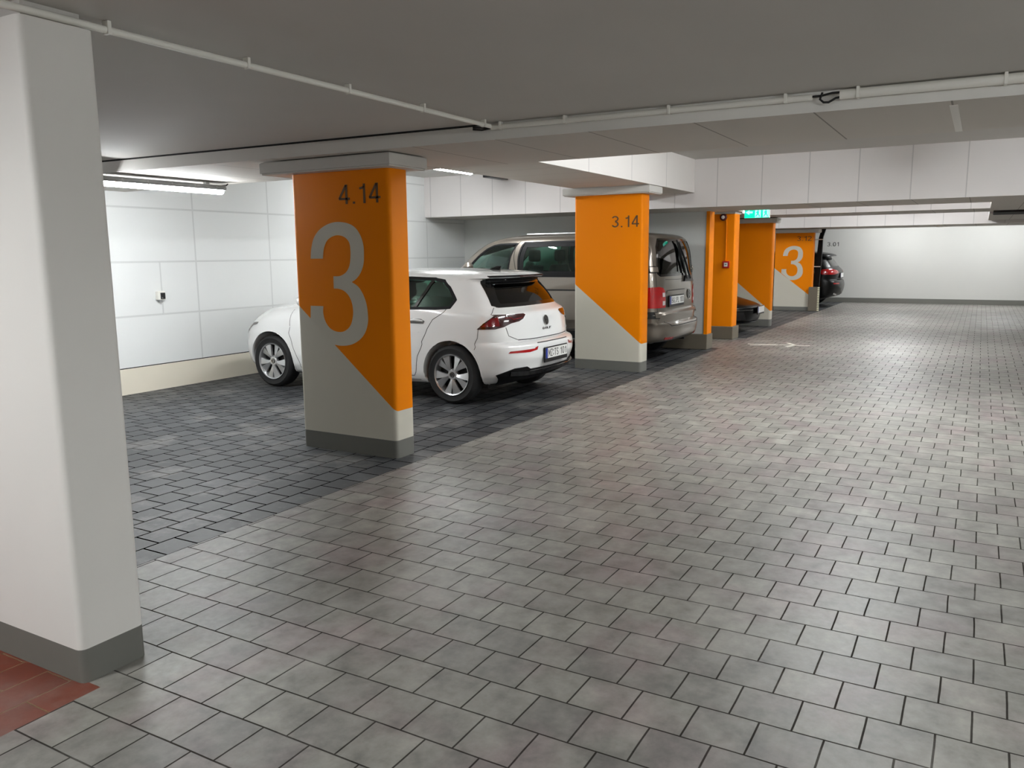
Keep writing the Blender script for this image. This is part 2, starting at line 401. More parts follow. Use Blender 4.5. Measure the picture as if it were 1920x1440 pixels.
beam('trim_8', 16.8, 18.3, YR, YL, 2.30, 2.92, M['facey'], M['facex'], M['soffit'])
beam('trim_9', 22.2, 24.4, YR, YL, 2.185, 2.92, M['facey'], M['facex'], M['soffit'])
beam('trim_10', 13.35, 16.8, YR, -.06, 2.26, 2.92, M['facey'], M['facex'], M['soffit'])
beam('trim_11', 18.3, 22.2, YR, -.06, 2.26, 2.92, M['facey'], M['facex'], M['soffit'])
beam('trim_12', 13.35, 16.8, 3.8, 5.2, 2.30, 2.92, M['facey'], M['facex'], M['soffit'])
# dividing wall beside the van, with its orange end and dark plinth
def divider():
    mb = MB().box(13.2, 13.35, 3.88, YL, .25, 2.235)
    o = mb.build('wall_divider', M['greywall'], kind='structure')
    MB().box(13.17, 13.42, 3.845, 3.885, .25, 2.235).box(13.155, 13.2, 3.842, 3.90, .25, 2.235).build('end_strip', M['orange'], o, bevel=.004)
    MB().box(13.12, 13.45, 3.83, YL, 0, .25).build('plinth', M['brownbase'], o, bevel=.01)
divider()

# ------------------------------------------------------------------ pillars
THREE = [(4.689,1.561),(4.679,1.635),(4.651,1.714),(4.6,1.774),(4.527,1.816),(4.445,1.839),(4.365,1.842),(4.276,1.826),(4.211,1.791),(4.165,1.731),(4.142,1.663),(4.139,1.596),(4.147,1.519),(4.179,1.451),(4.226,1.403),(4.272,1.378),
 (4.211,1.345),(4.165,1.288),(4.133,1.211),(4.122,1.125),(4.127,1.056),(4.157,0.985),(4.21,0.93),(4.28,0.892),(4.349,0.875),(4.419,0.871),(4.482,0.877),
 (4.721,1.076),(4.713,1.183),(4.579,1.183),(4.583,1.13),(4.567,1.068),(4.528,1.016),(4.471,0.987),(4.401,0.981),(4.342,1.001),(4.299,1.041),(4.276,1.095),(4.268,1.156),(4.278,1.217),(4.305,1.269),(4.349,1.306),(4.401,1.323),(4.458,1.326),
 (4.457,1.422),(4.388,1.425),(4.329,1.451),(4.293,1.494),(4.277,1.545),(4.271,1.614),(4.277,1.674),(4.304,1.711),(4.348,1.734),(4.405,1.741),(4.463,1.728),(4.511,1.699),(4.541,1.651),(4.553,1.608),(4.561,1.561)]
CORN = {0, 15, 26, 27, 28, 29, 43, 44, 58}
def smooth_poly(pts, corners, k=4):
    n = len(pts); out = []
    for i in range(n):
        p1, p2 = pts[i], pts[(i+1) % n]
        p0 = pts[i-1] if i not in corners else (2*p1[0]-p2[0], 2*p1[1]-p2[1])
        p3 = pts[(i+2) % n] if (i+1) % n not in corners else (2*p2[0]-p1[0], 2*p2[1]-p1[1])
        if i in corners and (i+1) % n in corners: out.append(p1); continue
        for j in range(k):
            t = j/k
            out.append(tuple(.5*(2*p1[a]+(p2[a]-p0[a])*t+(2*p0[a]-5*p1[a]+4*p2[a]-p3[a])*t*t+(3*p1[a]-p0[a]-3*p2[a]+p3[a])*t**3) for a in (0, 1)))
    return out
def numeral_three(parent, x, dy=0, dz=0, s=1):
    P = smooth_poly(THREE, CORN)
    P = [(4.4+(y-4.4)*s+dy, z*s+dz) for y, z in P]
    n = len(P); tri = tessellate_polygon([[Vector((y, z, 0)) for y, z in P]])
    vs = [(x-.003, y, z) for y, z in P]+[(x-.0005, y, z) for y, z in P]
    fs = [tuple(t) for t in tri]+[tuple(i+n for i in reversed(t)) for t in tri]+[(i, (i+1) % n, (i+1) % n+n, i+n) for i in range(n)]
    return MB().add(vs, fs).build('numeral', M['pale'], parent, label='large pale painted figure 3')
def shaft_mesh(x0, x1, y0, y1, z0, z1, line, base, ch=.035):
    """rounded-corner shaft, cut along the paint line; material 0 orange 1 pale 2 base"""
    bm = bmesh.new()
    v = [bm.verts.new((x, y, z)) for x, y in ((x0, y0), (x1, y0), (x1, y1), (x0, y1)) for z in (z0, z1)]
    for i in range(4):
        a = 2*i; b = 2*((i+1) % 4); bm.faces.new((v[a], v[b], v[b+1], v[a+1]))
    bm.faces.new([v[i] for i in (1, 3, 5, 7)]); bm.faces.new([v[i] for i in (6, 4, 2, 0)])
    bmesh.ops.recalc_face_normals(bm, faces=bm.faces)
    es = [e for e in bm.edges if abs(e.verts[0].co.z-e.verts[1].co.z) > .5]
    bmesh.ops.bevel(bm, geom=es, offset=ch, segments=4, profile=.5, affect='EDGES')
    if line:
        (ya, za), (yb, zb) = line
        d = Vector((0, yb-ya, zb-za)); no = d.cross(Vector((1, 0, 0))).normalized()
        if no.z < 0: no = -no
        bmesh.ops.bisect_plane(bm, geom=bm.verts[:]+bm.edges[:]+bm.faces[:], plane_co=(0, ya, za), plane_no=no)
    bmesh.ops.bisect_plane(bm, geom=bm.verts[:]+bm.edges[:]+bm.faces[:], plane_co=(0, 0, base), plane_no=(0, 0, 1))
    for f in bm.faces:
        c = f.calc_center_median(); f.smooth = abs(f.normal.z) < .5
        if c.z < base: f.material_index = 2
        elif line and (c-Vector((0, ya, za))).dot(no) < 0: f.material_index = 1
    for e in bm.edges:
        if len(e.link_faces) == 2 and e.calc_face_angle(0) > math.radians(35): e.smooth = False
    me = bpy.data.meshes.new('shaft'); bm.to_mesh(me); bm.free(); return me
def pillar(label, x0, x1, y0, y1, zt, line=None, base=.14, cap=None, mats=None, num=None, three=None, grp='orange pillars along the bays', chm=.035, plinth=None, ztop=None):
    t = empty('pillar', (x0+(x1-x0)/2, y0+(y1-y0)/2, 0), label=label, cat='pillar', group=grp)
    inv = Matrix.Translation(-Vector(t.location))
    def fixp(o): o.matrix_parent_inverse = inv; return o
    me = shaft_mesh(x0, x1, y0, y1, 0, zt, line, base, chm)
    fixp(link('shaft', me, mats or [M['orange'], M['pale'], M['greybase']], t))
    if cap:
        a, b, c, d, z0, z1 = cap
        mb = MB().box(a, b, c, d, z0+.012, z1).box(a+.012, b-.012, c+.012, d-.012, z0, z0+.012).box(a+.006, b-.006, c+.006, d-.006, z1, z1+.006)
        fixp(mb.build('capital', M['cap'], t, bevel=.003))
        if ztop: fixp(MB().box(x0+.06, x1-.04, c+.05, d-.05, z1+.004, ztop-.001).build('shadow_gap', M['dark'], t))
    if num:
        txt, ya, yb, za, zb = num
        fixp(text_part(txt, 'number', M['ink'], t, lambda a, b, d: (x0-.0005-d, ya+(yb-ya)*a, za+(zb-za)*b), label='dark number '+txt))
    if three is not None: fixp(numeral_three(t, x0, *three))
    if plinth: fixp(MB().box(x0-.05, x1+.04, y0-.035, y1+.03, 0, plinth).build('plinth', M['brownbase'], t, bevel=.012))
    return t
pillar('orange and pale grey pillar numbered 4.14 with a large figure 3, nearest of the orange ones', 4.948, 5.19, 3.88, 4.865, 2.228,
       ((4.862, 1.196), (3.902, .396)), .143, (4.83, 5.30, 3.775, 5.085, 2.226, 2.316), num=('4.14', 4.37, 3.963, 1.976, 2.122), three=(), ztop=2.33)
pillar('orange pillar numbered 3.14 with a pale diagonal base, between the white hatchback and the van', 10.24, 10.50, 3.88, 4.862, 2.352,
       ((4.852, 1.165), (3.898, .395)), .134, (10.13, 10.62, 3.75, 4.99, 2.347, 2.44), num=('3.14', 4.316, 3.932, 1.921, 2.07), ztop=2.447)
p4 = pillar('all orange pillar with alarm sounder and red call point', 14.92, 15.26, 3.90, 4.85, 2.285, None, .02,
       (14.86, 15.30, 3.88, 4.95, 2.262, 2.298), plinth=.235, chm=.02)
pillar('orange pillar with a pale diagonal base behind the black car nose', 17.9, 18.14, 3.87, 4.88, 2.185,
       ((4.581, .926), (3.924, .375)), .146, (17.8, 18.24, 3.78, 5.0, 2.185, 2.275), ztop=2.30)
pillar('far orange pillar numbered 3.12 with a large figure 3, beside the striped guard', 23.1, 23.36, 3.93, 4.93, 2.075,
       ((4.921, 1.136), (4.011, .438)), .10, (22.98, 23.48, 3.80, 5.02, 2.075, 2.168), num=('3.12', 4.36, 3.985, 1.862, 1.985), three=(.035, .0, .94), ztop=2.185)
# the white column in the foreground
def column():
    t = empty('column', (1.795, 3.4, 0), label='white column with grey base beside the red paving, cut by the left edge', cat='column')
    inv = Matrix.Translation(-Vector(t.location))
    o = link('shaft', shaft_mesh(1.66, 1.932, 2.815, 4.0, 0, 2.382, None, .132, .03), [M['white'], M['white'], M['greybase']], t); o.matrix_parent_inverse = inv
    o = MB().box(1.69, 1.90, 2.85, 3.96, 2.382, 2.437).build('shadow_gap', M['ceil'], t); o.matrix_parent_inverse = inv
column()

# ------------------------------------------------------------------ tube lamps
def tube_lamp(label, x0, x1, y, ztop, vis=True, em='emit'):
    t = empty('tube_light', (x0, y, ztop), label=label, cat='ceiling light', group='long tube lights under the ceiling')
    L = x1-x0; h = .028
    prof = [(-.05, .0), (-.062, -.03), (-.052, -.046), (.052, -.046), (.062, -.03), (.05, 0)]
    MB().prism([(a, b-h) for a, b in prof], 0, 0, L).build('housing', M['housing'], t, bevel=.004)
    pr = [(-.044, 0)]+[(.044*math.cos(PI+PI*k/8)*1.0, .045*math.sin(PI+PI*k/8)) for k in range(1, 8)]+[(.044, 0)]
    mb = MB(); pts = [(a, b-h-.042) for a, b in pr]
    mb.prism(pts, 0, .02, L-.02)
    mb.build('diffuser', M[em], t, smooth=False, label='glowing white diffuser')
    if vis:
        for k in range(6):
            x = .12+(L-.24)*k/5
            MB().box(x-.008, x+.008, -.058, -.046, -h-.05, -h-.015).build('clip', M['steel'], t)
        MB().tube([(L-.02, 0, -.03), (L+.05, 0, -.02), (L+.07, 0, -.005)], .007).build('cable', M['cable'], t)
    for x in (.2, L-.2):
        MB().box(x-.02, x+.02, -.02, .02, -h, 0).build('bracket', M['steel'], t)
tube_lamp('long lit tube light right of the white column above the bay', 4.38, 5.93, 6.78, 2.325)
tube_lamp('lit tube light seen just right of the nearest orange pillar', 9.25, 10.8, 6.87, 2.90)
tube_lamp('lit tube light above the aisle just behind the first beam', 6.4, 7.9, .9, 2.915, False, 'emit1')
tube_lamp('added unseen tube light above the middle of the aisle, second behind the first beam', 8.3, 9.8, .9, 2.915, False, 'emit1')  # extra hidden lamp, added to brighten the aisle floor
tube_lamp('lit tube light above the aisle far right behind the first beam', 7.6, 9.1, -2.6, 2.915, False)
tube_lamp('lit tube light in the ceiling bay behind the second beam', 13.6, 15.1, 1.2, 2.915, False, 'emit2')
tube_lamp('lit tube light in the ceiling bay behind the third beam', 19.4, 20.9, 1.6, 2.915, False, 'emit2')
tube_lamp('lit tube light above the space with the black rear', 19.6, 21.1, 6.6, 2.915, False)
tube_lamp('lit tube light close to the far wall', 24.9, 26.4, 2.2, 2.915, False)
tube_lamp('added unseen tube light close to the far wall, further right', 24.9, 26.4, -.6, 2.915, False)  # second lamp added out of sight to lift the far wall
tube_lamp('lit tube light behind the photographer', -3.6, -2.1, -.6, 2.915, False)
tube_lamp('added unseen tube light before the white column, left of the photographer', -1.0, .5, 3.35, 2.435, False)  # added out of view to brighten the column's left face
tube_lamp('added unseen tube light to the right of the photographer', 1.4, 2.9, -2.0, 2.435, False)  # added out of view as fill for the column's right face

# ------------------------------------------------------------------ conduits
def conduit(name, label, path, r, clips, cdir, square=False):
    t = empty(name, path[0], label=label, cat='conduit', group='surface conduits along the beam')
    o = Vector(path[0])
    P = [Vector(p)-o for p in path]
    MB().tube(P, r, 14).build('pipe', M['plastic'], t, smooth=True)
    for c in clips:
        c = Vector(c)-o
        up = .022
        d = Vector(cdir)*.008
        a = Vector((-cdir[1], cdir[0], 0))*(r+.003)
        mb = MB()
        for z0, z1 in ((c.z-r-.002, min(c.z+r+up, 2.4365-o.z)),):
            pts = [c+d+a, c+d-a, c-d-a, c-d+a]
            mb.add([(p.x, p.y, z0) for p in pts]+[(p.x, p.y, z1) for p in pts], [(0, 1, 2, 3), (7, 6, 5, 4)]+[(i, (i+1) % 4, (i+1) % 4+4, i+4) for i in range(4)])
        mb.build('clip', M['plastic'], t, bevel=.002)
zc = 2.405
conduit('conduit', 'thin white conduit crossing the ceiling away from the white column', [(-1.19, 2.84, zc), (4.70, 2.84, zc)], .0135,
        [(x, 2.84, zc) for x in (-.6, .02, .7, 1.35, 2.0, 2.66, 3.32, 3.96, 4.62)], (1, 0, 0))
def bx(y): return 4.62+.37*(YL-y)/(YL-YR)
dv = Vector((bx(1)-bx(2), -1, 0)).normalized()
def bp(y, off=.03, z=2.405): return (bx(y)-off, y, z)
conduit('conduit', 'thin white conduit along the beam, left of the loose black cable', [bp(2.86), bp(.86)], .0165,
        [bp(y) for y in (2.79, 2.33, 1.66, 1.0)], tuple(dv))
conduit('conduit', 'thick white conduit along the beam, right of the loose black cable', [bp(.72, .035), bp(-4.4, .035)], .025,
        [bp(y, .035) for y in (.63, -.04, -.8, -1.6, -2.4, -3.2)], tuple(dv))
tag(MB().tube([bp(3.0, .03, 2.414), bp(2.95, .032, 2.410), bp(2.9, .032, 2.406), bp(2.85, .03, 2.41)], .006).tube([bp(3.0, .03, 2.402), bp(2.93, .035, 2.393), bp(2.85, .03, 2.402)], .006)
    .build('cable', M['cable'], smooth=True), 'two short dark cables between the ceiling conduit and the beam conduit', 'cable')
tag(MB().tube([bp(.88, .03, 2.408), bp(.82, .03, 2.408), bp(.76, .03, 2.418), bp(.70, .03, 2.418)], .006)
    .tube([bp(.81, .03, 2.425), bp(.82, .035, 2.39), bp(.80, .04, 2.372), bp(.775, .04, 2.37), bp(.755, .04, 2.38), bp(.74, .035, 2.39), bp(.70, .03, 2.395)], .006)
    .build('cable', M['cable'], smooth=True), 'loose black cable looping between the two beam conduits', 'cable')

# ------------------------------------------------------------------ small fittings
def wall_box():
    t = empty('switch_box', (6.44, YL, 1.13), label='small white wall box with black face on the bay wall', cat='switch')
    MB().box(-.05, .05, -.05, -.001, -.05, .055).build('housing', M['plastic'], t, bevel=.006)
    MB().box(-.018, .046, -.056, -.05, -.04, .035).build('face', M['black'], t, bevel=.002)
    MB().lathe([(-.056, .0), (-.060, .008), (-.056, .010)], axis=1, n=14, c=(.004, 0, -.024)).build('button', M['chrome'], t, smooth=True)
    MB().tube([(-.01, -.03, -.05), (-.01, -.03, -.075)], .02, 12).build('outlet', M['housing'], t, smooth=True)
wall_box()
def vent():
    t = empty('vent_box', (11.6, 6.92, 2.92), label='black vent grille under the bay ceiling beside the beam', cat='vent')
    MB().box(-.28, .3, -.07, .07, -.13, 0).build('housing', M['black'], t, bevel=.01)
    MB().box(-.288, -.28, -.06, .06, -.12, -.01).build('grille', M['dark'], t)
vent()
tag(MB().box(-.07, .07, -.07, .07, -.05, 0).build('smoke_detector', M['plastic'], bevel=.012), 'small white ceiling sensor at the top of the far wall', 'sensor').location = (22.6, .95, 2.185)

def exit_sign():
    t = empty('exit_sign', (13.5, 3.18, 2.256), label='lit green exit sign with arrow and running figures under the beam', cat='exit sign')
    x = 0; y0, y1, z0, z1 = .195, -.195, -.112, .028
    z1 = -.003+.0
    z0 = -.135
    MB().box(-.02, .02, y1-.004, y0+.004, z0-.004, z1+.003).build('housing', M['plastic'], t, bevel=.003)
    for hy in (.11, -.11): MB().box(-.005, .005, hy-.005, hy+.005, -.01, .663).build('hanger', M['steel'], t)
    W = y0-y1; H = z1-z0
    def fr(a, b): return (y0-W*a, z0+H*b)
    def pan(a0, a1, b0, b1, m, name, e=0):
        (ya, za), (yb, zb) = fr(a0, b0), fr(a1, b1)
        return MB().box(-.0225-e, -.0205, yb, ya, za, zb).build(name, m, t)
    pan(0, 1, 0, 1, M['signg'], 'panel')
    pan(.43, .66, .05, .97, M['signw'], 'figure_field', .001)
    pan(.745, .985, .05, .97, M['signw'], 'figure_field', .001)
    def poly(pts, m, name, e=.002):
        MB().prism([fr(a, b) for a, b in pts], 0, -.0225-e, -.021).build(name, m, t)
    poly([(.04, .66), (.2, .93), (.2, .77), (.33, .77), (.33, .55), (.2, .55), (.2, .36)], M['signw'], 'arrow')
    for ox in (.545, .865):
        poly([(ox-.02, .80), (ox+.02, .82), (ox+.035, .9), (ox, .95), (ox-.03, .9)], M['signg'], 'figure', .004)
        poly([(ox-.035, .78), (ox+.045, .78), (ox+.03, .5), (ox+.07, .3), (ox+.085, .12), (ox+.055, .12), (ox+.01, .42), (ox-.03, .28), (ox-.075, .12), (ox-.1, .16), (ox-.05, .4), (ox-.02, .6), (ox-.07, .55), (ox-.08, .62)], M['signg'], 'figure', .004)
    MB().box(-.024, -.01, .20, .225, -.055, -.01).build('indicator', M['led'], t)
exit_sign()
def alarm():
    t = empty('alarm_sounder', (14.92, 4.107, 2.205), label='round dark red alarm sounder with white centre on the orange pillar', cat='alarm')
    MB().lathe([(0, .0), (0, .062), (-.03, .062), (-.045, .045), (-.048, .03)], axis=0, n=28).build('ring', mat('dark_red_plastic', (70, 10, 12), .3), t, smooth=True)
    MB().lathe([(-.044, .034), (-.055, .028), (-.06, 0.0001)], axis=0, n=20).build('lens', M['platew'], t, smooth=True)
    t = empty('call_point', (14.92, 4.032, 1.36), label='red fire alarm call point on the orange pillar', cat='alarm')
    MB().box(-.045, 0, -.06, .06, -.062, .062).build('housing', M['red_plastic'], t, bevel=.006)
    MB().box(-.049, -.045, -.033, .033, -.035, .035).box(-.0495, -.045, -.033, .033, -.035, -.012).build('pane', M['platew'], t)
    MB().box(-.052, -.049, -.016, .016, -.006, .006).build('button', M['black'], t)
    tag(MB().tube([(14.908, 4.06, 2.16), (14.908, 4.05, 2.12), (14.908, 4.045, 1.43)], .008).build('cable_conduit', M['orange'], smooth=True),
        'thin orange conduit down the pillar from sounder to call point', 'conduit')
alarm()
def guard():
    t = empty('corner_guard', (23.03, 3.85, 0), label='brown rubber guard with pale striped edge at the far pillar', cat='guard')
    MB().box(-.06, .06, -.10, .13, 0, .64).build('body', M['brownbase'], t, bevel=.008)
    m, nt, b = new_mat('striped_edge'); tc = nt.nodes.new('ShaderNodeTexCoord'); sp = nt.nodes.new('ShaderNodeSeparateXYZ')
    nt.links.new(tc.outputs['Object'], sp.inputs[0])
    a = math_node(nt, 'MODULO', math_node(nt, 'ADD', sp.outputs[2], 1.0), .046); a = math_node(nt, 'LESS_THAN', a, .028)
    mx = nt.nodes.new('ShaderNodeMix'); mx.data_type = 'RGBA'; mx.inputs[6].default_value = (*s2l((92, 86, 70)), 1); mx.inputs[7].default_value = (*s2l((226, 222, 190)), 1)
    nt.links.new(a, mx.inputs[0]); nt.links.new(mx.outputs[2], b.inputs['Base Color'])
    MB().box(-.062, .06, -.132, -.10, .0, .64).build('striped_edge', m, t)
guard()
def lift():
    t = empty('parking_lift', (23.66, 3.87, 0), label='black steel lift post with white clamps beside the black car', cat='parking lift')
    MB().prism([(-.02, .0), (.11, .0), (.085, 1.0), (.02, 1.95), (-.04, 2.18), (-.15, 2.18), (-.085, 1.95), (-.075, 1.3), (-.04, .6)], 0, -.05, .05).build('post', M['trim'], t, bevel=.008)
    for z, ya, yb in ((1.90, -.11, .16), (1.17, -.06, .25)):
        MB().box(-.062, -.05, ya, yb, z-.012, z+.012).build('clamp', M['platew'], t)
    MB().tube([(0, .06, .95), (0, .16, 1.12), (0, .32, 1.2), (.0, .6, 1.2)], .035).build('arm', M['blackgloss'], t, smooth=True)
lift()
# black duct hung below the third beam at the right edge
tag(MB().box(17.0, 18.2, -3.8, -.12, 2.23, 2.297).build('cable_tray', M['dark'], bevel=.01), 'dark cable tray hung under the far beam at the right edge', 'cable tray')

# floor arrow
def ray_floor(px, py):
    cam = SC.camera.matrix_world; f = 28.6/36*1920
    d = cam.to_3x3() @ Vector((px-960, -(py-720), -f)); return Vector((0, 0, CAMH))+d*(-CAMH/d.z)
ARROW = [[(14.28, 3.44), (14.36, 2.98)], [(14.12, 3.37), (14.30, 2.95)], [(14.32, 3.0), (14.40, 2.43)], [(14.72, 2.86), (14.40, 2.67)], [(14.07, 2.76), (14.40, 2.67)]]
mb = MB()
for (a, b) in ARROW:
    a, b = Vector(a), Vector(b); d = (b-a).normalized(); n = Vector((-d.y, d.x))*.032
    mb.add([(a.x+n.x, a.y+n.y, .0015), (a.x-n.x, a.y-n.y, .0015), (b.x-n.x, b.y-n.y, .0015), (b.x+n.x, b.y+n.y, .0015)], [(0, 1, 2, 3)])
tag(mb.build('floor_arrow', M['linepaint']), 'thin white arrow painted across the aisle paving', 'road marking')
# number on the far wall
tag(text_part('3.01', 'wall_number', M['inkb'], None, lambda a, b, d: (XF-.0008-d, 4.255-.35*a, 1.735+.125*b)), 'dark number 3.01 painted on the far wall', 'number')

# ------------------------------------------------------------------ vehicles
def pchip(xs, ys):
    n = len(xs); h = [xs[i+1]-xs[i] for i in range(n-1)]; d = [(ys[i+1]-ys[i])/h[i] for i in range(n-1)]
    m = [0]*n
    for i in range(1, n-1):
        if d[i-1]*d[i] > 0:
            w1 = 2*h[i]+h[i-1]; w2 = h[i]+2*h[i-1]; m[i] = (w1+w2)/(w1/d[i-1]+w2/d[i])
    m[0] = d[0]; m[-1] = d[-1]
    def f(x):
        x = min(max(x, xs[0]), xs[-1]); i = 0
        while i < n-2 and x > xs[i+1]: i += 1
        t = (x-xs[i])/h[i]
        return (2*t**3-3*t*t+1)*ys[i]+(t**3-2*t*t+t)*h[i]*m[i]+(-2*t**3+3*t*t)*ys[i+1]+(t**3-t*t)*h[i]*m[i+1]
    return f
class Body:
    """car skin: plan-view outline at every height; t = 0 rear centre, 1..2 flank, 3 front centre, sign picks the side"""
    def __init__(s, rows, L, n=2.7, nf=2.3):
        rows = sorted(rows); s.L = L; s.n = n; s.nf = nf; zs = [r[0] for r in rows]; s.z0 = zs[0]; s.z1 = zs[-1]
        s.k = [pchip(zs, [r[i] for r in rows]) for i in range(1, 8)]; s.zs = zs
    def loc(s, t, z):
        ur, uf, wr, wm, wf, ar, af = [k(z) for k in s.k]
        sg = -1 if t < 0 else 1; t = min(abs(t), 3)
        if t <= 1:
            th = t*PI/2; v = wr*math.sin(th)**(2/s.n); u = ur+ar*(1-max(math.cos(th), 0)**(2/s.n))
        elif t <= 2:
            q = t-1; u = (ur+ar)*(1-q)+(uf-af)*q
            v = wr*2*(q-.5)*(q-1)+wm*4*q*(1-q)+wf*2*q*(q-.5)
        else:
            th = (3-t)*PI/2; v = wf*max(math.sin(th), 0)**(2/s.nf); u = uf-af*(1-max(math.cos(th), 0)**(2/s.nf))
        return Vector((sg*v, u-s.L/2, z))
    def nrm(s, t, z):
        e = 2e-3
        a = s.loc(t+e, z)-s.loc(t-e, z); b = s.loc(t, min(z+e, s.z1))-s.loc(t, max(z-e, s.z0))
        n = a.cross(b)
        if n.length < 1e-9: return Vector((0, 0, 1))
        n.normalize()
        p = s.loc(t, z); c = Vector((0, max(-s.L/2+.9, min(s.L/2-.9, p.y)), .6))
        return n if n.dot(p-c) > 0 else -n
    def tr(s, v, z):
        """t on the rear face for sideways position v"""
        wr = s.k[2](z); x = min(abs(v)/wr, 1)
        return math.copysign(math.asin(x**(s.n/2))/(PI/2), v)
    def ts(s, u, z, side=-1):
        ur, uf, wr, wm, wf, ar, af = [k(z) for k in s.k]
        if u < ur+ar:
            c = max(1-(u-ur)/ar, 0)**(s.n/2); t = math.acos(min(c, 1))/(PI/2)
        elif u > uf-af:
            c = max(1-(uf-u)/af, 0)**(s.nf/2); t = 3-math.acos(min(c, 1))/(PI/2)
        else: t = 1+(u-ur-ar)/(uf-af-ur-ar)
        return side*t
    def tf(s, v, z):
        wf = s.k[4](z); x = min(abs(v)/wf, 1)
        return math.copysign(3-math.asin(x**(s.nf/2))/(PI/2), v)
    def ring_ts(s):
        a = [k/22 for k in range(1, 23)]+[1+k/44 for k in range(1, 45)]+[2+k/22 for k in range(1, 23)]
        return [-t for t in reversed(a[:-1])]+[0]+a
    def solid(s, inset=0, zlo=None, zhi=None, umin=None, umax=None, zs=None, dz=.022):
        z0 = s.z0 if zlo is None else zlo; z1 = s.z1 if zhi is None else zhi
        if zs is None:
            keys = [z for z in s.zs if z0 <= z <= z1]
            if z0 not in keys: keys.insert(0, z0)
            if z1 not in keys: keys.append(z1)
            zs = []
            for a, b in zip(keys, keys[1:]):
                n = max(1, math.ceil((b-a)/dz)); zs += [a+(b-a)*k/n for k in range(n)]
            zs.append(z1)
        ts = s.ring_ts(); vs = []; fs = []; n = len(ts)
        for z in zs:
            for t in ts:
                p = s.loc(t, z)
                if inset:
                    q = s.nrm(t, z); p = p-Vector((q.x, q.y, 0))*inset
                if umin is not None: p.y = max(p.y, umin-s.L/2)
                if umax is not None: p.y = min(p.y, umax-s.L/2)
                vs.append(tuple(p))
        for i in range(len(zs)-1):
            for k in range(n):
                k2 = (k+1) % n; fs.append((i*n+k, i*n+k2, (i+1)*n+k2, (i+1)*n+k))
        fs.append(tuple(range(n-1, -1, -1))); fs.append(tuple((len(zs)-1)*n+k for k in range(n)))
        return vs, fs
    def patch(s, poly, off=.003, th=.006, dt=.05, dz=.04):
        """poly [(t,z)] -> closed shell lying on the skin"""
        bm = bmesh.new(); K = 1.0
        try: f = bm.faces.new([bm.verts.new((t*K, z, 0)) for t, z in poly])
        except ValueError: return [], []
        t0, t1 = min(p[0] for p in poly), max(p[0] for p in poly); z0, z1 = min(p[1] for p in poly), max(p[1] for p in poly)
        x = math.ceil(t0/dt)*dt
        while x < t1:
            bmesh.ops.bisect_plane(bm, geom=bm.verts[:]+bm.edges[:]+bm.faces[:], plane_co=(x, 0, 0), plane_no=(1, 0, 0), dist=1e-5); x += dt
        x = math.ceil(z0/dz)*dz
        while x < z1:
            bmesh.ops.bisect_plane(bm, geom=bm.verts[:]+bm.edges[:]+bm.faces[:], plane_co=(0, x, 0), plane_no=(0, 1, 0), dist=1e-5); x += dz
        bm.verts.ensure_lookup_table(); bm.verts.index_update()
        n = len(bm.verts); vs = []; lo = []
        for v in bm.verts:
            p = s.loc(v.co.x, v.co.y); q = s.nrm(v.co.x, v.co.y); vs.append(tuple(p+q*off)); lo.append(tuple(p+q*(off-th)))
        fs = []
        for f in bm.faces:
            ix = [v.index for v in f.verts]; fs.append(tuple(ix)); fs.append(tuple(i+n for i in reversed(ix)))
        for e in bm.edges:
            if len(e.link_faces) == 1:
                a, b = e.verts[0].index, e.verts[1].index; fs.append((a, b, b+n, a+n))
        bm.free(); return vs+lo, fs
    def ribbon(s, path, w, off=.0015, closed=False, th=.004, step=.04):
        """thin strip of width w following path [(t,z)] on the skin"""
        pts = []
        q = list(path)+([path[0]] if closed else [])
        for a, b in zip(q, q[1:]):
            d = (s.loc(*a)-s.loc(*b)).length; n = max(1, int(d/step)+1)
            pts += [(a[0]+(b[0]-a[0])*k/n, a[1]+(b[1]-a[1])*k/n) for k in range(n)]
        if not closed: pts.append(q[-1])
        P = [s.loc(*p) for p in pts]; N = [s.nrm(*p) for p in pts]; m = len(P); vs = []; fs = []
        for i in range(m):
            a = P[(i-1) % m] if closed or i > 0 else P[i]; b = P[(i+1) % m] if closed or i < m-1 else P[i]
            d = (b-a); d = d.normalized() if d.length > 0 else Vector((0, 1, 0)); sd = d.cross(N[i]).normalized()*w/2
            vs += [tuple(P[i]+N[i]*off+sd), tuple(P[i]+N[i]*off-sd), tuple(P[i]+N[i]*(off-th)-sd), tuple(P[i]+N[i]*(off-th)+sd)]
        R = m if closed else m-1
        for i in range(R):
            j = (i+1) % m
            for k in range(4): fs.append((i*4+k, i*4+(k+1) % 4, j*4+(k+1) % 4, j*4+k))
        if not closed: fs += [(3, 2, 1, 0), ((m-1)*4, (m-1)*4+1, (m-1)*4+2, (m-1)*4+3)]
        return vs, fs

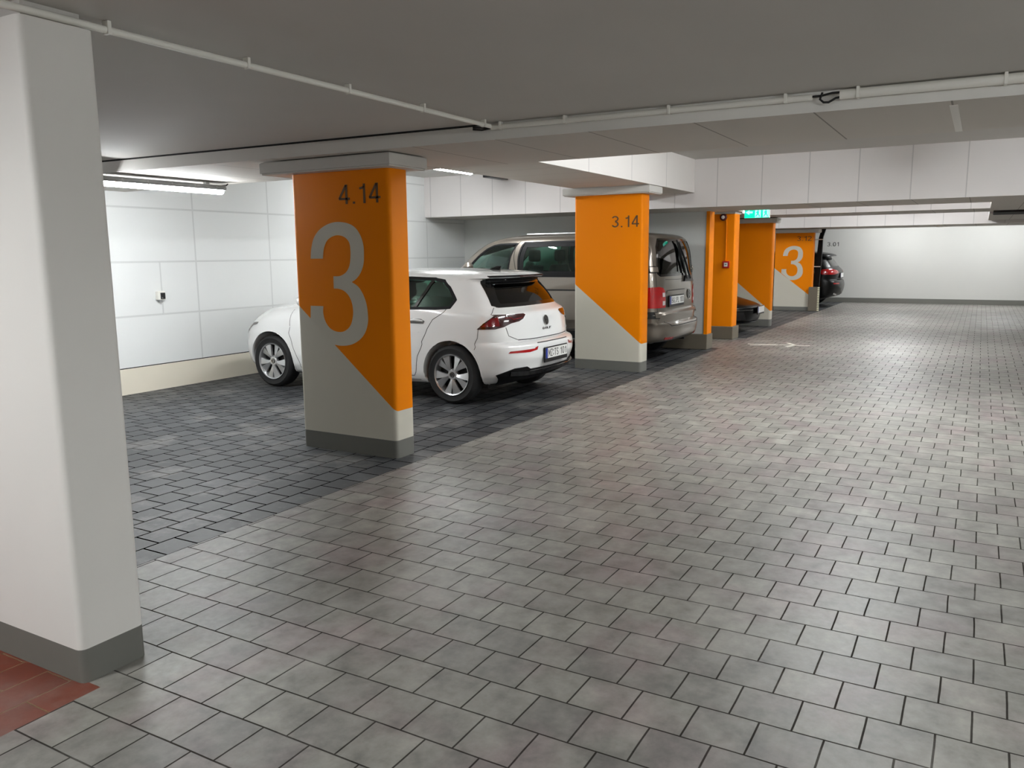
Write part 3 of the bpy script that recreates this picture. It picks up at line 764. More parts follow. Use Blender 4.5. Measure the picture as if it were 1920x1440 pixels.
def carve(name, solid, cutters, inside_mat, mats, parent, tol=.012):
    """solid minus cutters; what lies deeper than the skin gets the inside material"""
    def mk(vf):
        me = bpy.data.meshes.new('tmp'); me.from_pydata(vf[0], [], vf[1])
        bm = bmesh.new(); bm.from_mesh(me); bmesh.ops.remove_doubles(bm, verts=bm.verts, dist=1e-5)
        bmesh.ops.recalc_face_normals(bm, faces=bm.faces); bm.to_mesh(me); bm.free()
        o = bpy.data.objects.new('tmp', me); COL.objects.link(o); return o
    base = mk(solid)
    bvh = BVHTree.FromPolygons([v.co.copy() for v in base.data.vertices], [tuple(p.vertices) for p in base.data.polygons])
    cs = [mk(c) for c in cutters if c[0]]
    for c in cs:
        md = base.modifiers.new('b', 'BOOLEAN'); md.operation = 'DIFFERENCE'; md.solver = 'EXACT'; md.object = c
    dg = bpy.context.evaluated_depsgraph_get(); dg.update()
    me = bpy.data.meshes.new_from_object(base.evaluated_get(dg)); me.name = name
    for o in cs+[base]:
        m2 = o.data; bpy.data.objects.remove(o); bpy.data.meshes.remove(m2)
    bm = bmesh.new(); bm.from_mesh(me)
    for f in bm.faces:
        c = f.calc_center_median(); r = bvh.find_nearest(c)
        f.material_index = 1 if r[3] is not None and r[3] > tol else 0; f.smooth = True
    for e in bm.edges:
        if len(e.link_faces) == 2 and (e.calc_face_angle(0) > math.radians(32) or e.link_faces[0].material_index != e.link_faces[1].material_index): e.smooth = False
    bm.to_mesh(me); bm.free(); me.materials.clear()
    for x in mats+[inside_mat]: me.materials.append(x)
    o = bpy.data.objects.new(name, me); COL.objects.link(o); o.parent = parent
    return o

def put(vf, name, m, parent, smooth=True, **k):
    return MB().add(*vf).build(name, m, parent, smooth=smooth, **k)

def cyl(c, r, x0, x1, n=56):
    vs = [(x, c[0]+r*math.cos(2*PI*k/n), c[1]+r*math.sin(2*PI*k/n)) for x in (x0, x1) for k in range(n)]
    return vs, [tuple(range(n-1, -1, -1)), tuple(n+k for k in range(n))]+[(k, (k+1) % n, (k+1) % n+n, k+n) for k in range(n)]

def roundel(parent, c, r, ax, up, out, m_ring, m_field=None, name='badge'):
    """ring with a V above a W, on plane (ax right, up), facing out"""
    c = Vector(c); ax = Vector(ax); up = Vector(up); out = Vector(out)
    mb = MB(); n = 36; vs = []; fs = []
    prof = [(1.0, 0), (1.0, .004), (.86, .004), (.86, 0)]
    for k in range(n):
        t = 2*PI*k/n
        for a, h in prof: vs.append(tuple(c+(ax*math.cos(t)+up*math.sin(t))*r*a+out*h))
    for k in range(n):
        for i in range(4): fs.append((k*4+i, k*4+(i+1) % 4, ((k+1) % n)*4+(i+1) % 4, ((k+1) % n)*4+i))
    mb.add(vs, fs)
    def stroke(p, q, w=.13):
        p = Vector(p); q = Vector(q); d = (q-p).normalized(); s_ = Vector((-d.y, d.x))*w/2
        pts = [p+s_, p-s_, q-s_, q+s_]
        V = [tuple(c+ax*a.x*r+up*a.y*r+out*h) for h in (0, .004) for a in pts]
        mb.add(V, [(3, 2, 1, 0), (4, 5, 6, 7)]+[(i, (i+1) % 4, (i+1) % 4+4, i+4) for i in range(4)])
    for sg in (-1, 1):
        stroke((sg*.34, .82), (sg*.03, .12)); stroke((sg*.80, .38), (sg*.38, -.78)); stroke((sg*.38, -.78), (sg*.04, -.02))
    if m_field:
        vs = [tuple(c+(ax*math.cos(2*PI*k/n)+up*math.sin(2*PI*k/n))*r*.88+out*h) for h in (-.006, .001) for k in range(n)]
        MB().add(vs, [tuple(range(n)), tuple(2*n-1-k for k in range(n))]+[(k, (k+1) % n, (k+1) % n+n, k+n) for k in range(n)]).build('badge_field', m_field, parent)
    return mb.build(name, m_ring, parent)

def wheel(parent, x, y, r, side, rim=.7, w=.2, kind='pair', cap=True):
    """side -1: outer face looks to -x.  x = outer face of the tyre"""
    s = side
    ro = r; ri = r*rim
    prof = [(0.0, ri), (-.006*-1, ri+.008), (.004, ri+.035), (-.004, ro-.035), (.010, ro-.014), (.028, ro-.003), (.05, ro), (w*.5, ro), (w-.05, ro), (w-.028, ro-.003), (w-.01, ro-.014), (w+.002, ro-.05), (w-.004, ri+.02), (w-.02, ri-.004), (.02, ri-.004)]
    W = MB().lathe([(-s*a, b) for a, b in prof], axis=0, n=64, closed=True).build('wheel', M['rubber'], parent, smooth=True)
    W.location = (x, y, r)
    # rim barrel and lip
    rb = MB().lathe([(-s*a, b) for a, b in [(.004, ri+.003), (-.002, ri-.002), (.004, ri-.012), (.03, ri-.02), (w-.02, ri-.02), (w-.02, ri+.0), (.03, ri-.004)]], axis=0, n=56, closed=True)
    # spokes
    k = ri-.008
    def pt(rr, deg, d): return (-s*d, rr*math.sin(math.radians(deg))*-s, rr*math.cos(math.radians(deg)))
    for q in range(5):
        b0 = 72*q+ (36 if kind == 'pair' else 0)
        if kind == 'pair':
            for sg in (-1, 1):
                rows = [(.042, 0, 34), (.075, 0, 36-math.degrees(math.asin(.020/.075))), (k*.62, .6, 36-math.degrees(math.asin(.026/(k*.62)))), (k, 4.5, 36-math.degrees(math.asin(.029/k)))]
                vs = []
                for rr, a0, a1 in rows:
                    d0 = .012 if rr > .05 else .022; tw = .012*(rr/k) if sg > 0 else -.002
                    vs += [pt(rr, b0+sg*a0, d0), pt(rr, b0+sg*a1, d0+.008+tw), pt(rr, b0+sg*a1, d0+.034), pt(rr, b0+sg*a0, d0+.03)]
                fs = [(3, 2, 1, 0), (12, 13, 14, 15)]+[(i*4+j, i*4+(j+1) % 4, (i+1)*4+(j+1) % 4, (i+1)*4+j) for i in range(3) for j in range(4)]
                rb.add(vs, fs)
        else:
            vs = []
            for rr, a in ((.04, 40), (.09, 14), (k, 12)):
                vs += [pt(rr, b0-a, .02), pt(rr, b0+a, .02), pt(rr, b0+a, .045), pt(rr, b0-a, .045)]
            rb.add(vs, [(3, 2, 1, 0), (8, 9, 10, 11)]+[(i*4+j, i*4+(j+1) % 4, (i+1)*4+(j+1) % 4, (i+1)*4+j) for i in range(2) for j in range(4)])
    rb.lathe([(-s*.018, .0001), (-s*.018, .05), (-s*.03, .062), (-s*.055, .062), (-s*.055, .0001)], axis=0, n=30)
    rb.build('rim', M['alloy'], W, smooth=True, ang=25)
    MB().lathe([(-s*.075, .0001), (-s*.075, ri*.72), (-s*.09, ri*.72), (-s*.09, ri-.03), (-s*(w-.03), ri-.03), (-s*(w-.03), .0001)], axis=0, n=40).build('brake_disc', M['brake'], W, smooth=True)
    MB().lathe([(-s*.010, .0001), (-s*.010, .026), (-s*.016, .030), (-s*.024, .030)], axis=0, n=24).build('hub_cap', M['black'], W, smooth=True)
    if cap and kind == 'pair':
        roundel(W, (-s*.0095, 0, 0), .025, (0, s, 0) if s < 0 else (0, 1, 0), (0, 0, 1), (s, 0, 0), M['chrome'])
        for q in range(5):
            a = math.radians(72*q+36+36)
            MB().lathe([(-s*.024, .0001), (-s*.024, .009), (-s*.04, .009)], axis=0, n=10, c=(0, math.sin(a)*.052, math.cos(a)*.052)).build('wheel_bolt', M['black'], W, smooth=True)
    return W

def plate(parent, c, ax, up, out, txt, w=.52, h=.11, frame=.012, name='number_plate', lower=.02):
    c = Vector(c); ax = Vector(ax).normalized(); up = Vector(up).normalized(); out = Vector(out).normalized()
    def bx_(a0, a1, b0, b1, d0, d1):
        vs = [tuple(c+ax*a+up*b+out*d) for a in (a0, a1) for b in (b0, b1) for d in (d0, d1)]
        return MB().add(vs, [(0, 1, 3, 2), (4, 6, 7, 5), (0, 4, 5, 1), (2, 3, 7, 6), (0, 2, 6, 4), (1, 5, 7, 3)])
    P = bx_(-w/2-frame, w/2+frame, -h/2-frame-lower, h/2+frame, -.012, .004).build(name, M['black'], parent, bevel=.002)
    bx_(-w/2, w/2, -h/2, h/2, .003, .006).build('face', M['platew'], P)
    bx_(-w/2, -w/2+.045*w/.52, -h/2, h/2, .006, .0072).build('blue_band', M['plateb'], P)
    if not txt: return P
    n = len(txt)
    x0 = -w/2+.06*w/.52; x1 = w/2-.018
    groups = txt.split(' ')
    # widths by character count, a badge dot pair after the first group
    tot = sum(len(g) for g in groups)+.75*(len(groups)-1)
    u = (x1-x0)/tot; x = x0
    for i, g in enumerate(groups):
        wd = len(g)*u
        a0, a1 = x+.004, x+wd-.004
        text_part(g, 'characters', M['inkb'], P, lambda a, b, d, a0=a0, a1=a1: c+ax*(a0+(a1-a0)*a)+up*((b-.5)*h*.72)+out*(.0062+d), th=.001)
        x += wd
        if i == 0:
            for dz, rr in ((.2, .011), (-.2, .011)):
                q = c+ax*(x+.375*u)+up*(dz*h)
                vs = [tuple(q+(ax*math.cos(2*PI*k/12)+up*math.sin(2*PI*k/12))*rr*w/.52+out*d) for d in (.006, .0072) for k in range(12)]
                MB().add(vs, [tuple(range(12)), tuple(23-k for k in range(12))]+[(k, (k+1) % 12, (k+1) % 12+12, k+12) for k in range(12)]).build('seal', M['housing'], P)
        x += .75*u
    return P

def seat(parent, x, y, z, w=.5, hh=.62, rest=True, name='seat', head_w=.26):
    S = MB().prism([(y+.02, z), (y+.5, z+.04), (y+.5, z+.18), (y+.10, z+.15), (y-.10, z+.14+hh), (y-.20, z+.13+hh), (y-.09, z+.05)], 0, x-w/2, x+w/2).build(name, M['seat'], parent, bevel=.035, seg=3, smooth=True)
    if rest:
        q = z+.14+hh
        hd = MB().box(x-head_w/2, x+head_w/2, y-.21, y-.10, q+.05, q+.24).build('headrest', M['seat'], S, bevel=.04, seg=3, smooth=True)
        for sx in (-.06, .06): MB().tube([(x+sx, y-.15, q-.02), (x+sx, y-.155, q+.07)], .007).build('headrest_post', M['chrome'], S, smooth=True)
    return S

# ---- white hatchback --------------------------------------------------------
def hatchback():
    L = 4.28
    rows = [  # z, rear u, front u, w rear, w mid, w front, rear corner, front corner
        (.185, .62, 3.95, .72, .80, .72, .30, .35), (.215, .30, 4.08, .78, .845, .78, .34, .45), (.26, .17, 4.18, .82, .87, .82, .40, .55),
        (.32, .07, 4.23, .85, .885, .86, .46, .65), (.42, .03, 4.25, .87, .89, .885, .50, .70), (.52, .0, 4.27, .88, .893, .89, .52, .75),
        (.62, .005, 4.265, .885, .895, .89, .52, .80), (.655, .03, 4.25, .885, .895, .89, .52, .80), (.675, .095, 4.24, .885, .895, .888, .46, .80),
        (.72, .10, 4.21, .885, .894, .885, .44, .82), (.82, .115, 4.12, .88, .89, .87, .42, .84), (.90, .13, 3.98, .87, .885, .84, .40, .80),
        (.96, .15, 3.82, .855, .872, .78, .38, .72), (1.0, .205, 3.55, .83, .86, .70, .36, .60), (1.03, .245, 3.36, .815, .842, .66, .36, .50),
        (1.12, .30, 3.22, .78, .80, .62, .36, .40), (1.22, .37, 3.03, .735, .752, .58, .36, .35), (1.30, .435, 2.87, .70, .717, .55, .34, .32),
        (1.318, .425, 2.83, .692, .71, .545, .34, .32), (1.333, .35, 2.80, .683, .70, .54, .34, .32), (1.358, .37, 2.70, .66, .68, .52, .34, .34),
        (1.385, .46, 2.58, .60, .62, .47, .36, .36), (1.41, .76, 2.40, .48, .50, .38, .40, .4), (1.425, 1.1, 2.2, .30, .32, .24, .4, .4), (1.432, 1.4, 2.0, .10, .12, .08, .2, .2)]
    B = Body(rows, L)
    t = empty('hatchback_car', (8.0, 4.03+L/2, 0), label='white hatchback parked nose to the wall between the first two orange pillars', cat='car')
    S = lambda u, z, sd=-1: (B.ts(u, z, sd), z)
    R = lambda v, z: (B.tr(v, z), z)
    yy = lambda u: u-L/2
    wz = .316; wr_, wf_ = .80, 3.44
    side_win = [(.775, 1.11), (.825, 1.03), (1.0, 1.018), (1.6, 1.01), (2.4, 1.0), (3.02, .995), (2.86, 1.08), (2.66, 1.18), (2.45, 1.27), (2.2, 1.31), (1.8, 1.334), (1.4, 1.336), (1.08, 1.326), (.965, 1.306), (.885, 1.235)]
    rear_win = [R(-.655, 1.045), R(.655, 1.045), R(.64, 1.06), R(.60, 1.17), R(.535, 1.288), R(-.535, 1.288), R(-.60, 1.17), R(-.64, 1.06)]
    F = lambda v, z: (B.tf(v, z), z)
    # windscreen polygon crosses t=3, so it is cut as two halves
    cut = []
    cut.append(B.solid(inset=.045, zlo=.72, zhi=1.375, umin=.50, umax=3.15, dz=.05))
    for sd in (-1, 1):
        for u in (wr_, wf_):
            cut.append(cyl((yy(u), .325), .362, sd*.55, sd*1.1))
        cut.append(B.patch([S(u, z, sd) for u, z in side_win], off=.05, th=.16))
        cut.append(B.patch([(sd*2.999, 1.05), (sd*2.36, 1.06), (sd*2.44, 1.30), (sd*2.999, 1.31)], off=.05, th=.16))
    cut.append(B.patch(rear_win, off=.05, th=.16))
    body = carve('body', B.solid(dz=.02), cut, M['interior'], [M['paintw']], t)
    for sd in (-1, 1):
        w1 = put(B.patch([S(u, z, sd) for u, z in side_win], off=-.006, th=.004), 'side_window', M['glass'] if sd > 0 else M['glass'], t)
        put(B.ribbon([S(u, z, sd) for u, z in side_win], .034, off=.0015, closed=True, th=.012), 'window_frame', M['trim'], w1)
        put(B.ribbon([S(1.27, 1.02, sd), S(1.10, 1.31, sd)], .035, off=.0005, th=.01), 'window_divider', M['blackgloss'], w1)
        put(B.ribbon([S(2.02, 1.01, sd), S(1.96, 1.315, sd)], .09, off=.001, th=.012), 'window_divider', M['blackgloss'], w1)
        put(B.patch([S(u, z, sd) for u, z in [(1.245, 1.03), (.81, 1.03), (.80, 1.10), (.905, 1.225), (.985, 1.285), (1.12, 1.305)]], off=-.012, th=.003), 'privacy_pane', M['glassd'], w1)
        put(B.patch([(sd*2.999, 1.05), (sd*2.36, 1.06), (sd*2.44, 1.30), (sd*2.999, 1.31)], off=-.005, th=.004), 'windscreen', M['glass'], t)
        # wheel arch lips
        mb = MB()
        for u in (wr_, wf_):
            path = []
            for k in range(25):
                a = math.radians(-18+216*k/24); y, z = u+.369*math.cos(a), .325+.369*math.sin(a)
                if z > .2: path.append(S(y, z, sd))
            put(B.ribbon(path, .018, off=.005, th=.02), 'arch_lip', M['paintw'], body)
        # door gaps
        put(B.ribbon([S(.86, 1.02, sd), S(1.02, .90, sd), S(1.09, .80, sd), S(1.165, .66, sd), S(1.23, .50, sd), S(1.29, .28, sd), S(2.05, .27, sd), S(2.09, .6, sd), S(2.04, 1.0, sd)], .006, off=.0012), 'door_gap', M['seam'], body)
        put(B.ribbon([S(2.05, .27, sd), S(2.98, .27, sd), S(3.06, .5, sd), S(3.10, .75, sd), S(3.04, .98, sd)], .006, off=.0012), 'door_gap', M['seam'], body)
        put(B.ribbon([S(1.2, .76, sd), S(2.0, .755, sd), S(3.0, .75, sd), S(3.3, .76, sd)], .010, off=.002), 'crease', M['paintw'], body)
        put(B.ribbon([S(1.22, .235, sd), S(2.98, .235, sd)], .006, off=.001), 'sill_gap', M['seam'], body)
        for u0 in (1.12, 2.12):
            hp = [S(u0, .878, sd), S(u0+.11, .885, sd), S(u0+.23, .88, sd)]
            put(B.patch([S(u0+.02, .85, sd), S(u0+.21, .85, sd), S(u0+.235, .88, sd), S(u0+.18, .905, sd), S(u0+.05, .905, sd), S(u0, .88, sd)], off=.001, th=.004), 'handle_recess', M['housing'], t)
            pts = [B.loc(*S(u0+.02+.20*k/6, .893-.004*abs(k-3), sd))+B.nrm(*S(u0+.1, .89, sd))*(.012+.022*math.sin(PI*k/6)) for k in range(7)]
            MB().tube(pts, [.008, .012, .014, .014, .014, .012, .008], 10).build('door_handle', M['paintw'], t, smooth=True)
        # headlight edge and lower front slot
        put(B.patch([S(4.02, .70, sd), S(3.86, .77, sd), S(3.70, .785, sd), S(3.72, .755, sd), S(3.84, .735, sd), S(3.95, .66, sd), S(4.05, .62, sd)], off=.002, th=.006), 'headlight', M['blackgloss'], t)
        put(B.patch([S(4.03, .70, sd), S(3.88, .755, sd), S(3.78, .765, sd), S(3.86, .745, sd), S(3.97, .68, sd), S(4.05, .64, sd)], off=.005, th=.006), 'headlight_lens', M['lampclear'], t)
        put(B.ribbon([S(4.10, .50, sd), S(4.07, .36, sd)], .012, off=.002), 'bumper_slot', M['seam'], body)
        put(B.ribbon([S(4.05, .235, sd), S(3.82, .225, sd)], .02, off=.004), 'splitter', M['black'], body)
        # mirror
        mp = B.loc(*S(2.92, 1.02, sd))
        MB().tube([mp+Vector((0, 0, 0)), mp+Vector((sd*.10, 0, .01))], .02).tube([mp+Vector((sd*.10, -.03, .03)), mp+Vector((sd*.12, 0, .03)), mp+Vector((sd*.20, .02, .04)), mp+Vector((sd*.23, .04, .04))], [.03, .065, .06, .03], 14).build('wing_mirror', M['paintw'], t, smooth=True)
        # tail lamp: wraps from the flank onto the rear
        lamp = [S(.465, .815, sd), S(.40, .875, sd), S(.31, .955, sd), R(sd*.80, .962), R(sd*.42, .958), R(sd*.395, .945), R(sd*.45, .905), R(sd*.52, .882), R(sd*.63, .868), R(sd*.72, .835), R(sd*.80, .815)]
        lp = put(B.patch(lamp, off=.006, th=.02, dt=.04), 'tail_lamp', M['lampdark'], t)
        inner = [S(.42, .84, sd), S(.33, .925, sd), R(sd*.76, .935), R(sd*.76, .845)]
        put(B.patch(inner, off=.0085, th=.004, dt=.04), 'lens', M['lampmid'], lp)
        put(B.ribbon([R(sd*.69, .925), R(sd*.62, .925), R(sd*.60, .905), R(sd*.46, .92)], .008, off=.0085), 'light_bar', M['lampmid'], lp)
        put(B.patch([R(sd*.75, .565), R(sd*.73, .585), R(sd*.42, .592), R(sd*.40, .605) , R(sd*.36, .612), R(sd*.38, .575), R(sd*.5, .56)], off=.004, th=.006, dt=.04), 'reflector', M['lampred'], t)
        wheel(t, sd*.875, yy(wr_), wz, sd); wheel(t, sd*.875, yy(wf_), wz, sd)
    # rear window and its surround
    w2 = put(B.patch(rear_win, off=-.006, th=.004), 'rear_window', M['glassd'], t)
    put(B.ribbon(rear_win, .05, off=.0015, closed=True, th=.012), 'window_frame', M['blackgloss'], w2)
    for sd in (-1, 1):
        put(B.patch([R(sd*.53, 1.315), R(sd*.60, 1.315), S(.57, 1.305, sd), S(.53, 1.24, sd), S(.39, 1.05, sd), R(sd*.65, 1.03), R(sd*.60, 1.06), R(sd*.60, 1.17)], off=.003, th=.01, dt=.04), 'window_side_fin', M['blackgloss'], w2)
    put(B.patch([R(-.56, 1.292), R(.56, 1.292), R(.60, 1.352), R(-.60, 1.352)], off=.008, th=.014, dt=.05, dz=.008), 'spoiler_edge', M['trim'], t)
    put(B.ribbon([R(-.16, 1.338), R(.16, 1.338)], .012, off=.010), 'brake_light', M['lampdark'], t)
    MB().tube([(-.0, yy(.325), 1.045), (.12, yy(.355), 1.06), (.34, yy(.37), 1.075)], [.02, .012, .008], 10).build('rear_wiper', M['black'], t, smooth=True)
    # tailgate gap
    for sd in (-1, 1):
        put(B.ribbon([R(sd*.70, 1.03), S(.34, .965, sd)], .006, off=.0012), 'tailgate_gap', M['seam'], body)
        put(B.ribbon([R(sd*.70, .83), R(sd*.68, .74), R(sd*.56, .69)], .006, off=.0012), 'tailgate_gap', M['seam'], body)
        put(B.ribbon([S(.45, .825, sd), S(.46, .72, sd), S(.50, .60, sd)], .005, off=.001), 'bumper_gap', M['seam'], body)
    put(B.ribbon([R(-.56, .69), R(-.3, .684), R(.3, .684), R(.56, .69)], .009, off=.0015), 'tailgate_gap', M['seam'], body)
    # black diffuser
    put(B.patch([S(.37, .225), S(.42, .20), R(-.6, .19), R(.6, .19), S(.42, .20, 1), S(.37, .225, 1), R(.80, .335), R(.66, .40), R(.50, .405), R(.44, .375), R(-.44, .375), R(-.50, .405), R(-.66, .40), R(-.80, .335)],
                off=.012, th=.03, dt=.04, dz=.03), 'diffuser', M['trim'], t)
    put(B.ribbon([R(-.70, .355), R(-.50, .345), R(.50, .345), R(.70, .355)], .05, off=.03, th=.03), 'diffuser_blade', M['blackgloss'], t)
    put(B.ribbon([R(-.35, .645), R(.35, .645)], .01, off=.002), 'bumper_gap', M['seam'], body)
    n = B.nrm(0, .5); c = B.loc(0, .535)
    plate(t, c+Vector((0, -.012, -.015)), (1, 0, 0), (0, 0, 1), (0, -1, 0), 'MZ TS 101', lower=.03)
    c = B.loc(0, .862); nn = B.nrm(0, .862); upv = Vector((0, 1, 0)).cross(Vector((1, 0, 0))); upv = Vector((1, 0, 0)).cross(-nn) if False else nn.cross(Vector((1, 0, 0))).normalized()
    if upv.z < 0: upv = -upv
    roundel(t, c+nn*.008, .055, (1, 0, 0), upv, nn, M['chrome'], M['black'])
    text_part('GOLF', 'lettering', M['black'], t, lambda a, b, d: B.loc(0, .765)+Vector((-.10+.20*a, -.004-d, .025*b)), th=.003)
    text_part('TSI', 'lettering', M['housing'], t, lambda a, b, d: B.loc(B.tr(.54, .735), .735)+Vector((-.0+.07*a, -.005-d+.02*a, .022*b)), th=.003)
    # roof fin
    MB().add([(-.022, yy(.70), 1.395), (.022, yy(.70), 1.395), (.022, yy(.86), 1.40), (-.022, yy(.86), 1.40), (0, yy(.68), 1.452), (0, yy(.735), 1.456)],
             [(0, 1, 2, 3), (0, 4, 1), (1, 4, 5, 2), (3, 5, 4, 0), (2, 5, 3)]).build('roof_fin', M['blackgloss'], t, bevel=.004)
    # cabin
    for sx in (-.36, .36): seat(t, sx, yy(2.25), .34, .5, .52)
    b = MB().box(-.62, .62, yy(1.10), yy(1.22), .5, 1.02).build('rear_bench', M['seat'], t, bevel=.04, smooth=True)
    for sx in (-.4, .4): MB().box(sx-.13, sx+.13, yy(1.09), yy(1.19), 1.03, 1.17).build('headrest', M['seat'], b, bevel=.04, smooth=True)
    MB().box(-.66, .66, yy(2.85), yy(3.15), .55, .98).build('dashboard', M['interior'], t, bevel=.05, smooth=True)
    MB().tube([(-.37+.18*math.cos(2*PI*k/24), yy(2.72)+.07*math.sin(2*PI*k/24), .93+.165*math.sin(2*PI*k/24)) for k in range(25)], .014, 8).build('steering_wheel', M['interior'], t, smooth=True)
    MB().box(-.70, .70, yy(.45), yy(3.9), .17, .24).build('underbody', M['dark'], t)
    return t
hatchback()

# ---- beige van ---------------------------------------------------------------
def van():
    L = 4.45
    rows = [(.27, .30, 4.15, .80, .90, .80, .30, .35), (.31, .08, 4.32, .87, .94, .88, .36, .45), (.40, .01, 4.40, .90, .958, .93, .40, .60), (.50, .0, 4.44, .91, .962, .94, .40, .65),
            (.565, .02, 4.45, .92, .964, .94, .30, .65), (.585, .09, 4.45, .94, .965, .94, .20, .65), (.70, .085, 4.44, .945, .965, .94, .20, .66), (.74, .11, 4.43, .945, .965, .94, .20, .66),
            (.95, .115, 4.36, .945, .963, .93, .20, .66), (1.08, .12, 4.22, .94, .96, .91, .20, .62), (1.20, .13, 4.0, .93, .952, .88, .20, .5), (1.38, .15, 3.72, .91, .93, .84, .20, .34),
            (1.60, .18, 3.45, .875, .895, .79, .17, .28), (1.72, .205, 3.28, .845, .865, .75, .19, .28), (1.79, .23, 3.13, .815, .84, .72, .21, .30), (1.835, .28, 2.95, .775, .80, .68, .25, .32),
            (1.865, .38, 2.75, .70, .72, .60, .30, .36), (1.89, .62, 2.55, .56, .58, .48, .4, .4), (1.905, .95, 2.3, .38, .4, .32, .4, .4), (1.912, 1.3, 2.0, .12, .14, .1, .2, .2)]
    B = Body(rows, L, n=3.2, nf=2.4)
    t = empty('van', (11.97, 3.80+L/2, 0), label='beige grey van parked between the 3.14 pillar and the grey wall', cat='van')
    S = lambda u, z, sd=-1: (B.ts(u, z, sd), z)
    R = lambda v, z: (B.tr(v, z), z)
    yy = lambda u: u-L/2
    door = [(2.58, 1.27), (3.36, 1.30), (3.40, 1.345), (3.22, 1.52), (3.04, 1.665), (2.92, 1.715), (2.80, 1.735), (2.46, 1.745)]
    mid = [(1.30, 1.25), (2.37, 1.25), (2.34, 1.755), (1.30, 1.765)]
    back = [(.55, 1.28), (1.20, 1.25), (1.20, 1.765), (.66, 1.75), (.58, 1.70)]
    rw = [R(-.74, 1.26), R(.74, 1.26), R(.80, 1.29), R(.755, 1.66), R(.66, 1.77), R(-.66, 1.77), R(-.755, 1.66), R(-.80, 1.29)]
    cut = [B.solid(inset=.05, zlo=.76, zhi=1.84, umin=.26, umax=3.55, dz=.08)]
    for sd in (-1, 1):
        for u in (.88, 3.55): cut.append(cyl((yy(u), .34), .375, sd*.6, sd*1.2))
        for w in (door, mid, back): cut.append(B.patch([S(u, z, sd) for u, z in w], off=.05, th=.17, dt=.08, dz=.08))
        cut.append(B.patch([(sd*2.999, 1.30), (sd*2.40, 1.32), (sd*2.45, 1.70), (sd*2.999, 1.72)], off=.05, th=.17))
    cut.append(B.patch(rw, off=.05, th=.17, dt=.08, dz=.08))
    body = carve('body', B.solid(dz=.03), cut, M['interior'], [M['paintg']], t)
    for sd in (-1, 1):
        for nm, w in (('door_window', door), ('side_window', mid), ('side_window', back)):
            g = put(B.patch([S(u, z, sd) for u, z in w], off=-.006, th=.004), nm, M['glass'], t)
            put(B.ribbon([S(u, z, sd) for u, z in w], .03, off=.0015, closed=True, th=.012), 'window_frame', M['trim'], g)
            if w is not door:
                cu = sum(p[0] for p in w)/len(w); cz = sum(p[1] for p in w)/len(w)
                put(B.ribbon([S(u-math.copysign(.035, u-cu), z-math.copysign(.035, z-cz), sd) for u, z in w], .075, off=-.002, closed=True, th=.003), 'window_border', M['trim'], g)
        put(B.patch([(sd*2.999, 1.30), (sd*2.40, 1.32), (sd*2.45, 1.70), (sd*2.999, 1.72)], off=-.005, th=.004), 'windscreen', M['glass'], t)
        put(B.ribbon([S(1.22, 1.3, sd), S(1.24, .45, sd)], .008, off=.001), 'door_gap', M['seam'], body)
        put(B.ribbon([S(2.42, 1.78, sd), S(2.43, 1.3, sd), S(2.46, .45, sd)], .010, off=.001), 'door_gap', M['seam'], body)
        put(B.ribbon([S(3.40, 1.3, sd), S(3.42, 1.0, sd), S(3.3, .72, sd)], .008, off=.001), 'door_gap', M['seam'], body)
        put(B.ribbon([S(.35, 1.045, sd), S(2.35, 1.045, sd)], .022, off=.002), 'sliding_rail', M['black'], body)
        put(B.patch([S(1.30, .33, sd), S(3.1, .33, sd), S(3.1, .445, sd), S(1.30, .445, sd)], off=.006, th=.02), 'sill_panel', M['black'], t)
        put(B.ribbon([S(1.26, .465, sd), S(3.12, .465, sd)], .02, off=.008), 'trim_strip', M['chrome'], body)
        put(B.ribbon([S(1.30, .325, sd), S(3.1, .325, sd)], .012, off=.010), 'trim_strip', M['chrome'], body)
        MB().tube([B.loc(*S(u, 1.85, sd))+Vector((-sd*.05, 0, .035)) for u in (.7, 1.2, 1.8, 2.4)], .012, 8).build('roof_rail', M['alloy'], t, smooth=True)
        # lamps and hinges
        lp = put(B.patch([S(.30, .80, sd), S(.28, 1.095, sd), R(sd*.80, 1.10), R(sd*.70, 1.085), R(sd*.655, 1.04), R(sd*.64, .98), R(sd*.64, .80)], off=.008, th=.02, dt=.04), 'tail_lamp', M['lampred'], t)
        for z in (.985, .865):
            put(B.patch([R(sd*.725, z-.03), R(sd*.725, z+.03), R(sd*.655, z+.03), R(sd*.655, z-.03)], off=.012, th=.006, dt=.03), 'reversing_lens', M['lampclear'], lp)
        for z in (1.345, .70):
            hb = put(B.patch([S(.29, z-.05, sd), S(.29, z+.05, sd), R(sd*.82, z+.05), R(sd*.82, z-.05)], off=.003, th=.006, dt=.03), 'hinge_recess', M['seam'], t)
            put(B.patch([R(sd*.905, z-.035), R(sd*.905, z+.035), R(sd*.80, z+.035), R(sd*.80, z-.035)], off=.018, th=.02, dt=.03), 'hinge', M['paintg'], hb)
        wheel(t, sd*.94, yy(.88), .33, sd, kind='plain', w=.21); wheel(t, sd*.94, yy(3.55), .33, sd, kind='plain', w=.21)
        mp = B.loc(*S(3.25, 1.27, sd))
        MB().tube([mp, mp+Vector((sd*.12, 0, .02))], .02).tube([mp+Vector((sd*.10, 0, .02)), mp+Vector((sd*.13, 0, .06)), mp+Vector((sd*.15, 0, .14)), mp+Vector((sd*.15, 0, .19))], [.05, .085, .085, .04], 14).build('wing_mirror', M['paintg'], t, smooth=True)
    g = put(B.patch(rw, off=-.004, th=.004), 'rear_window', M['glass'], t)
    put(B.ribbon(rw, .035, off=.0025, closed=True, th=.012), 'window_frame', M['blackgloss'], g)
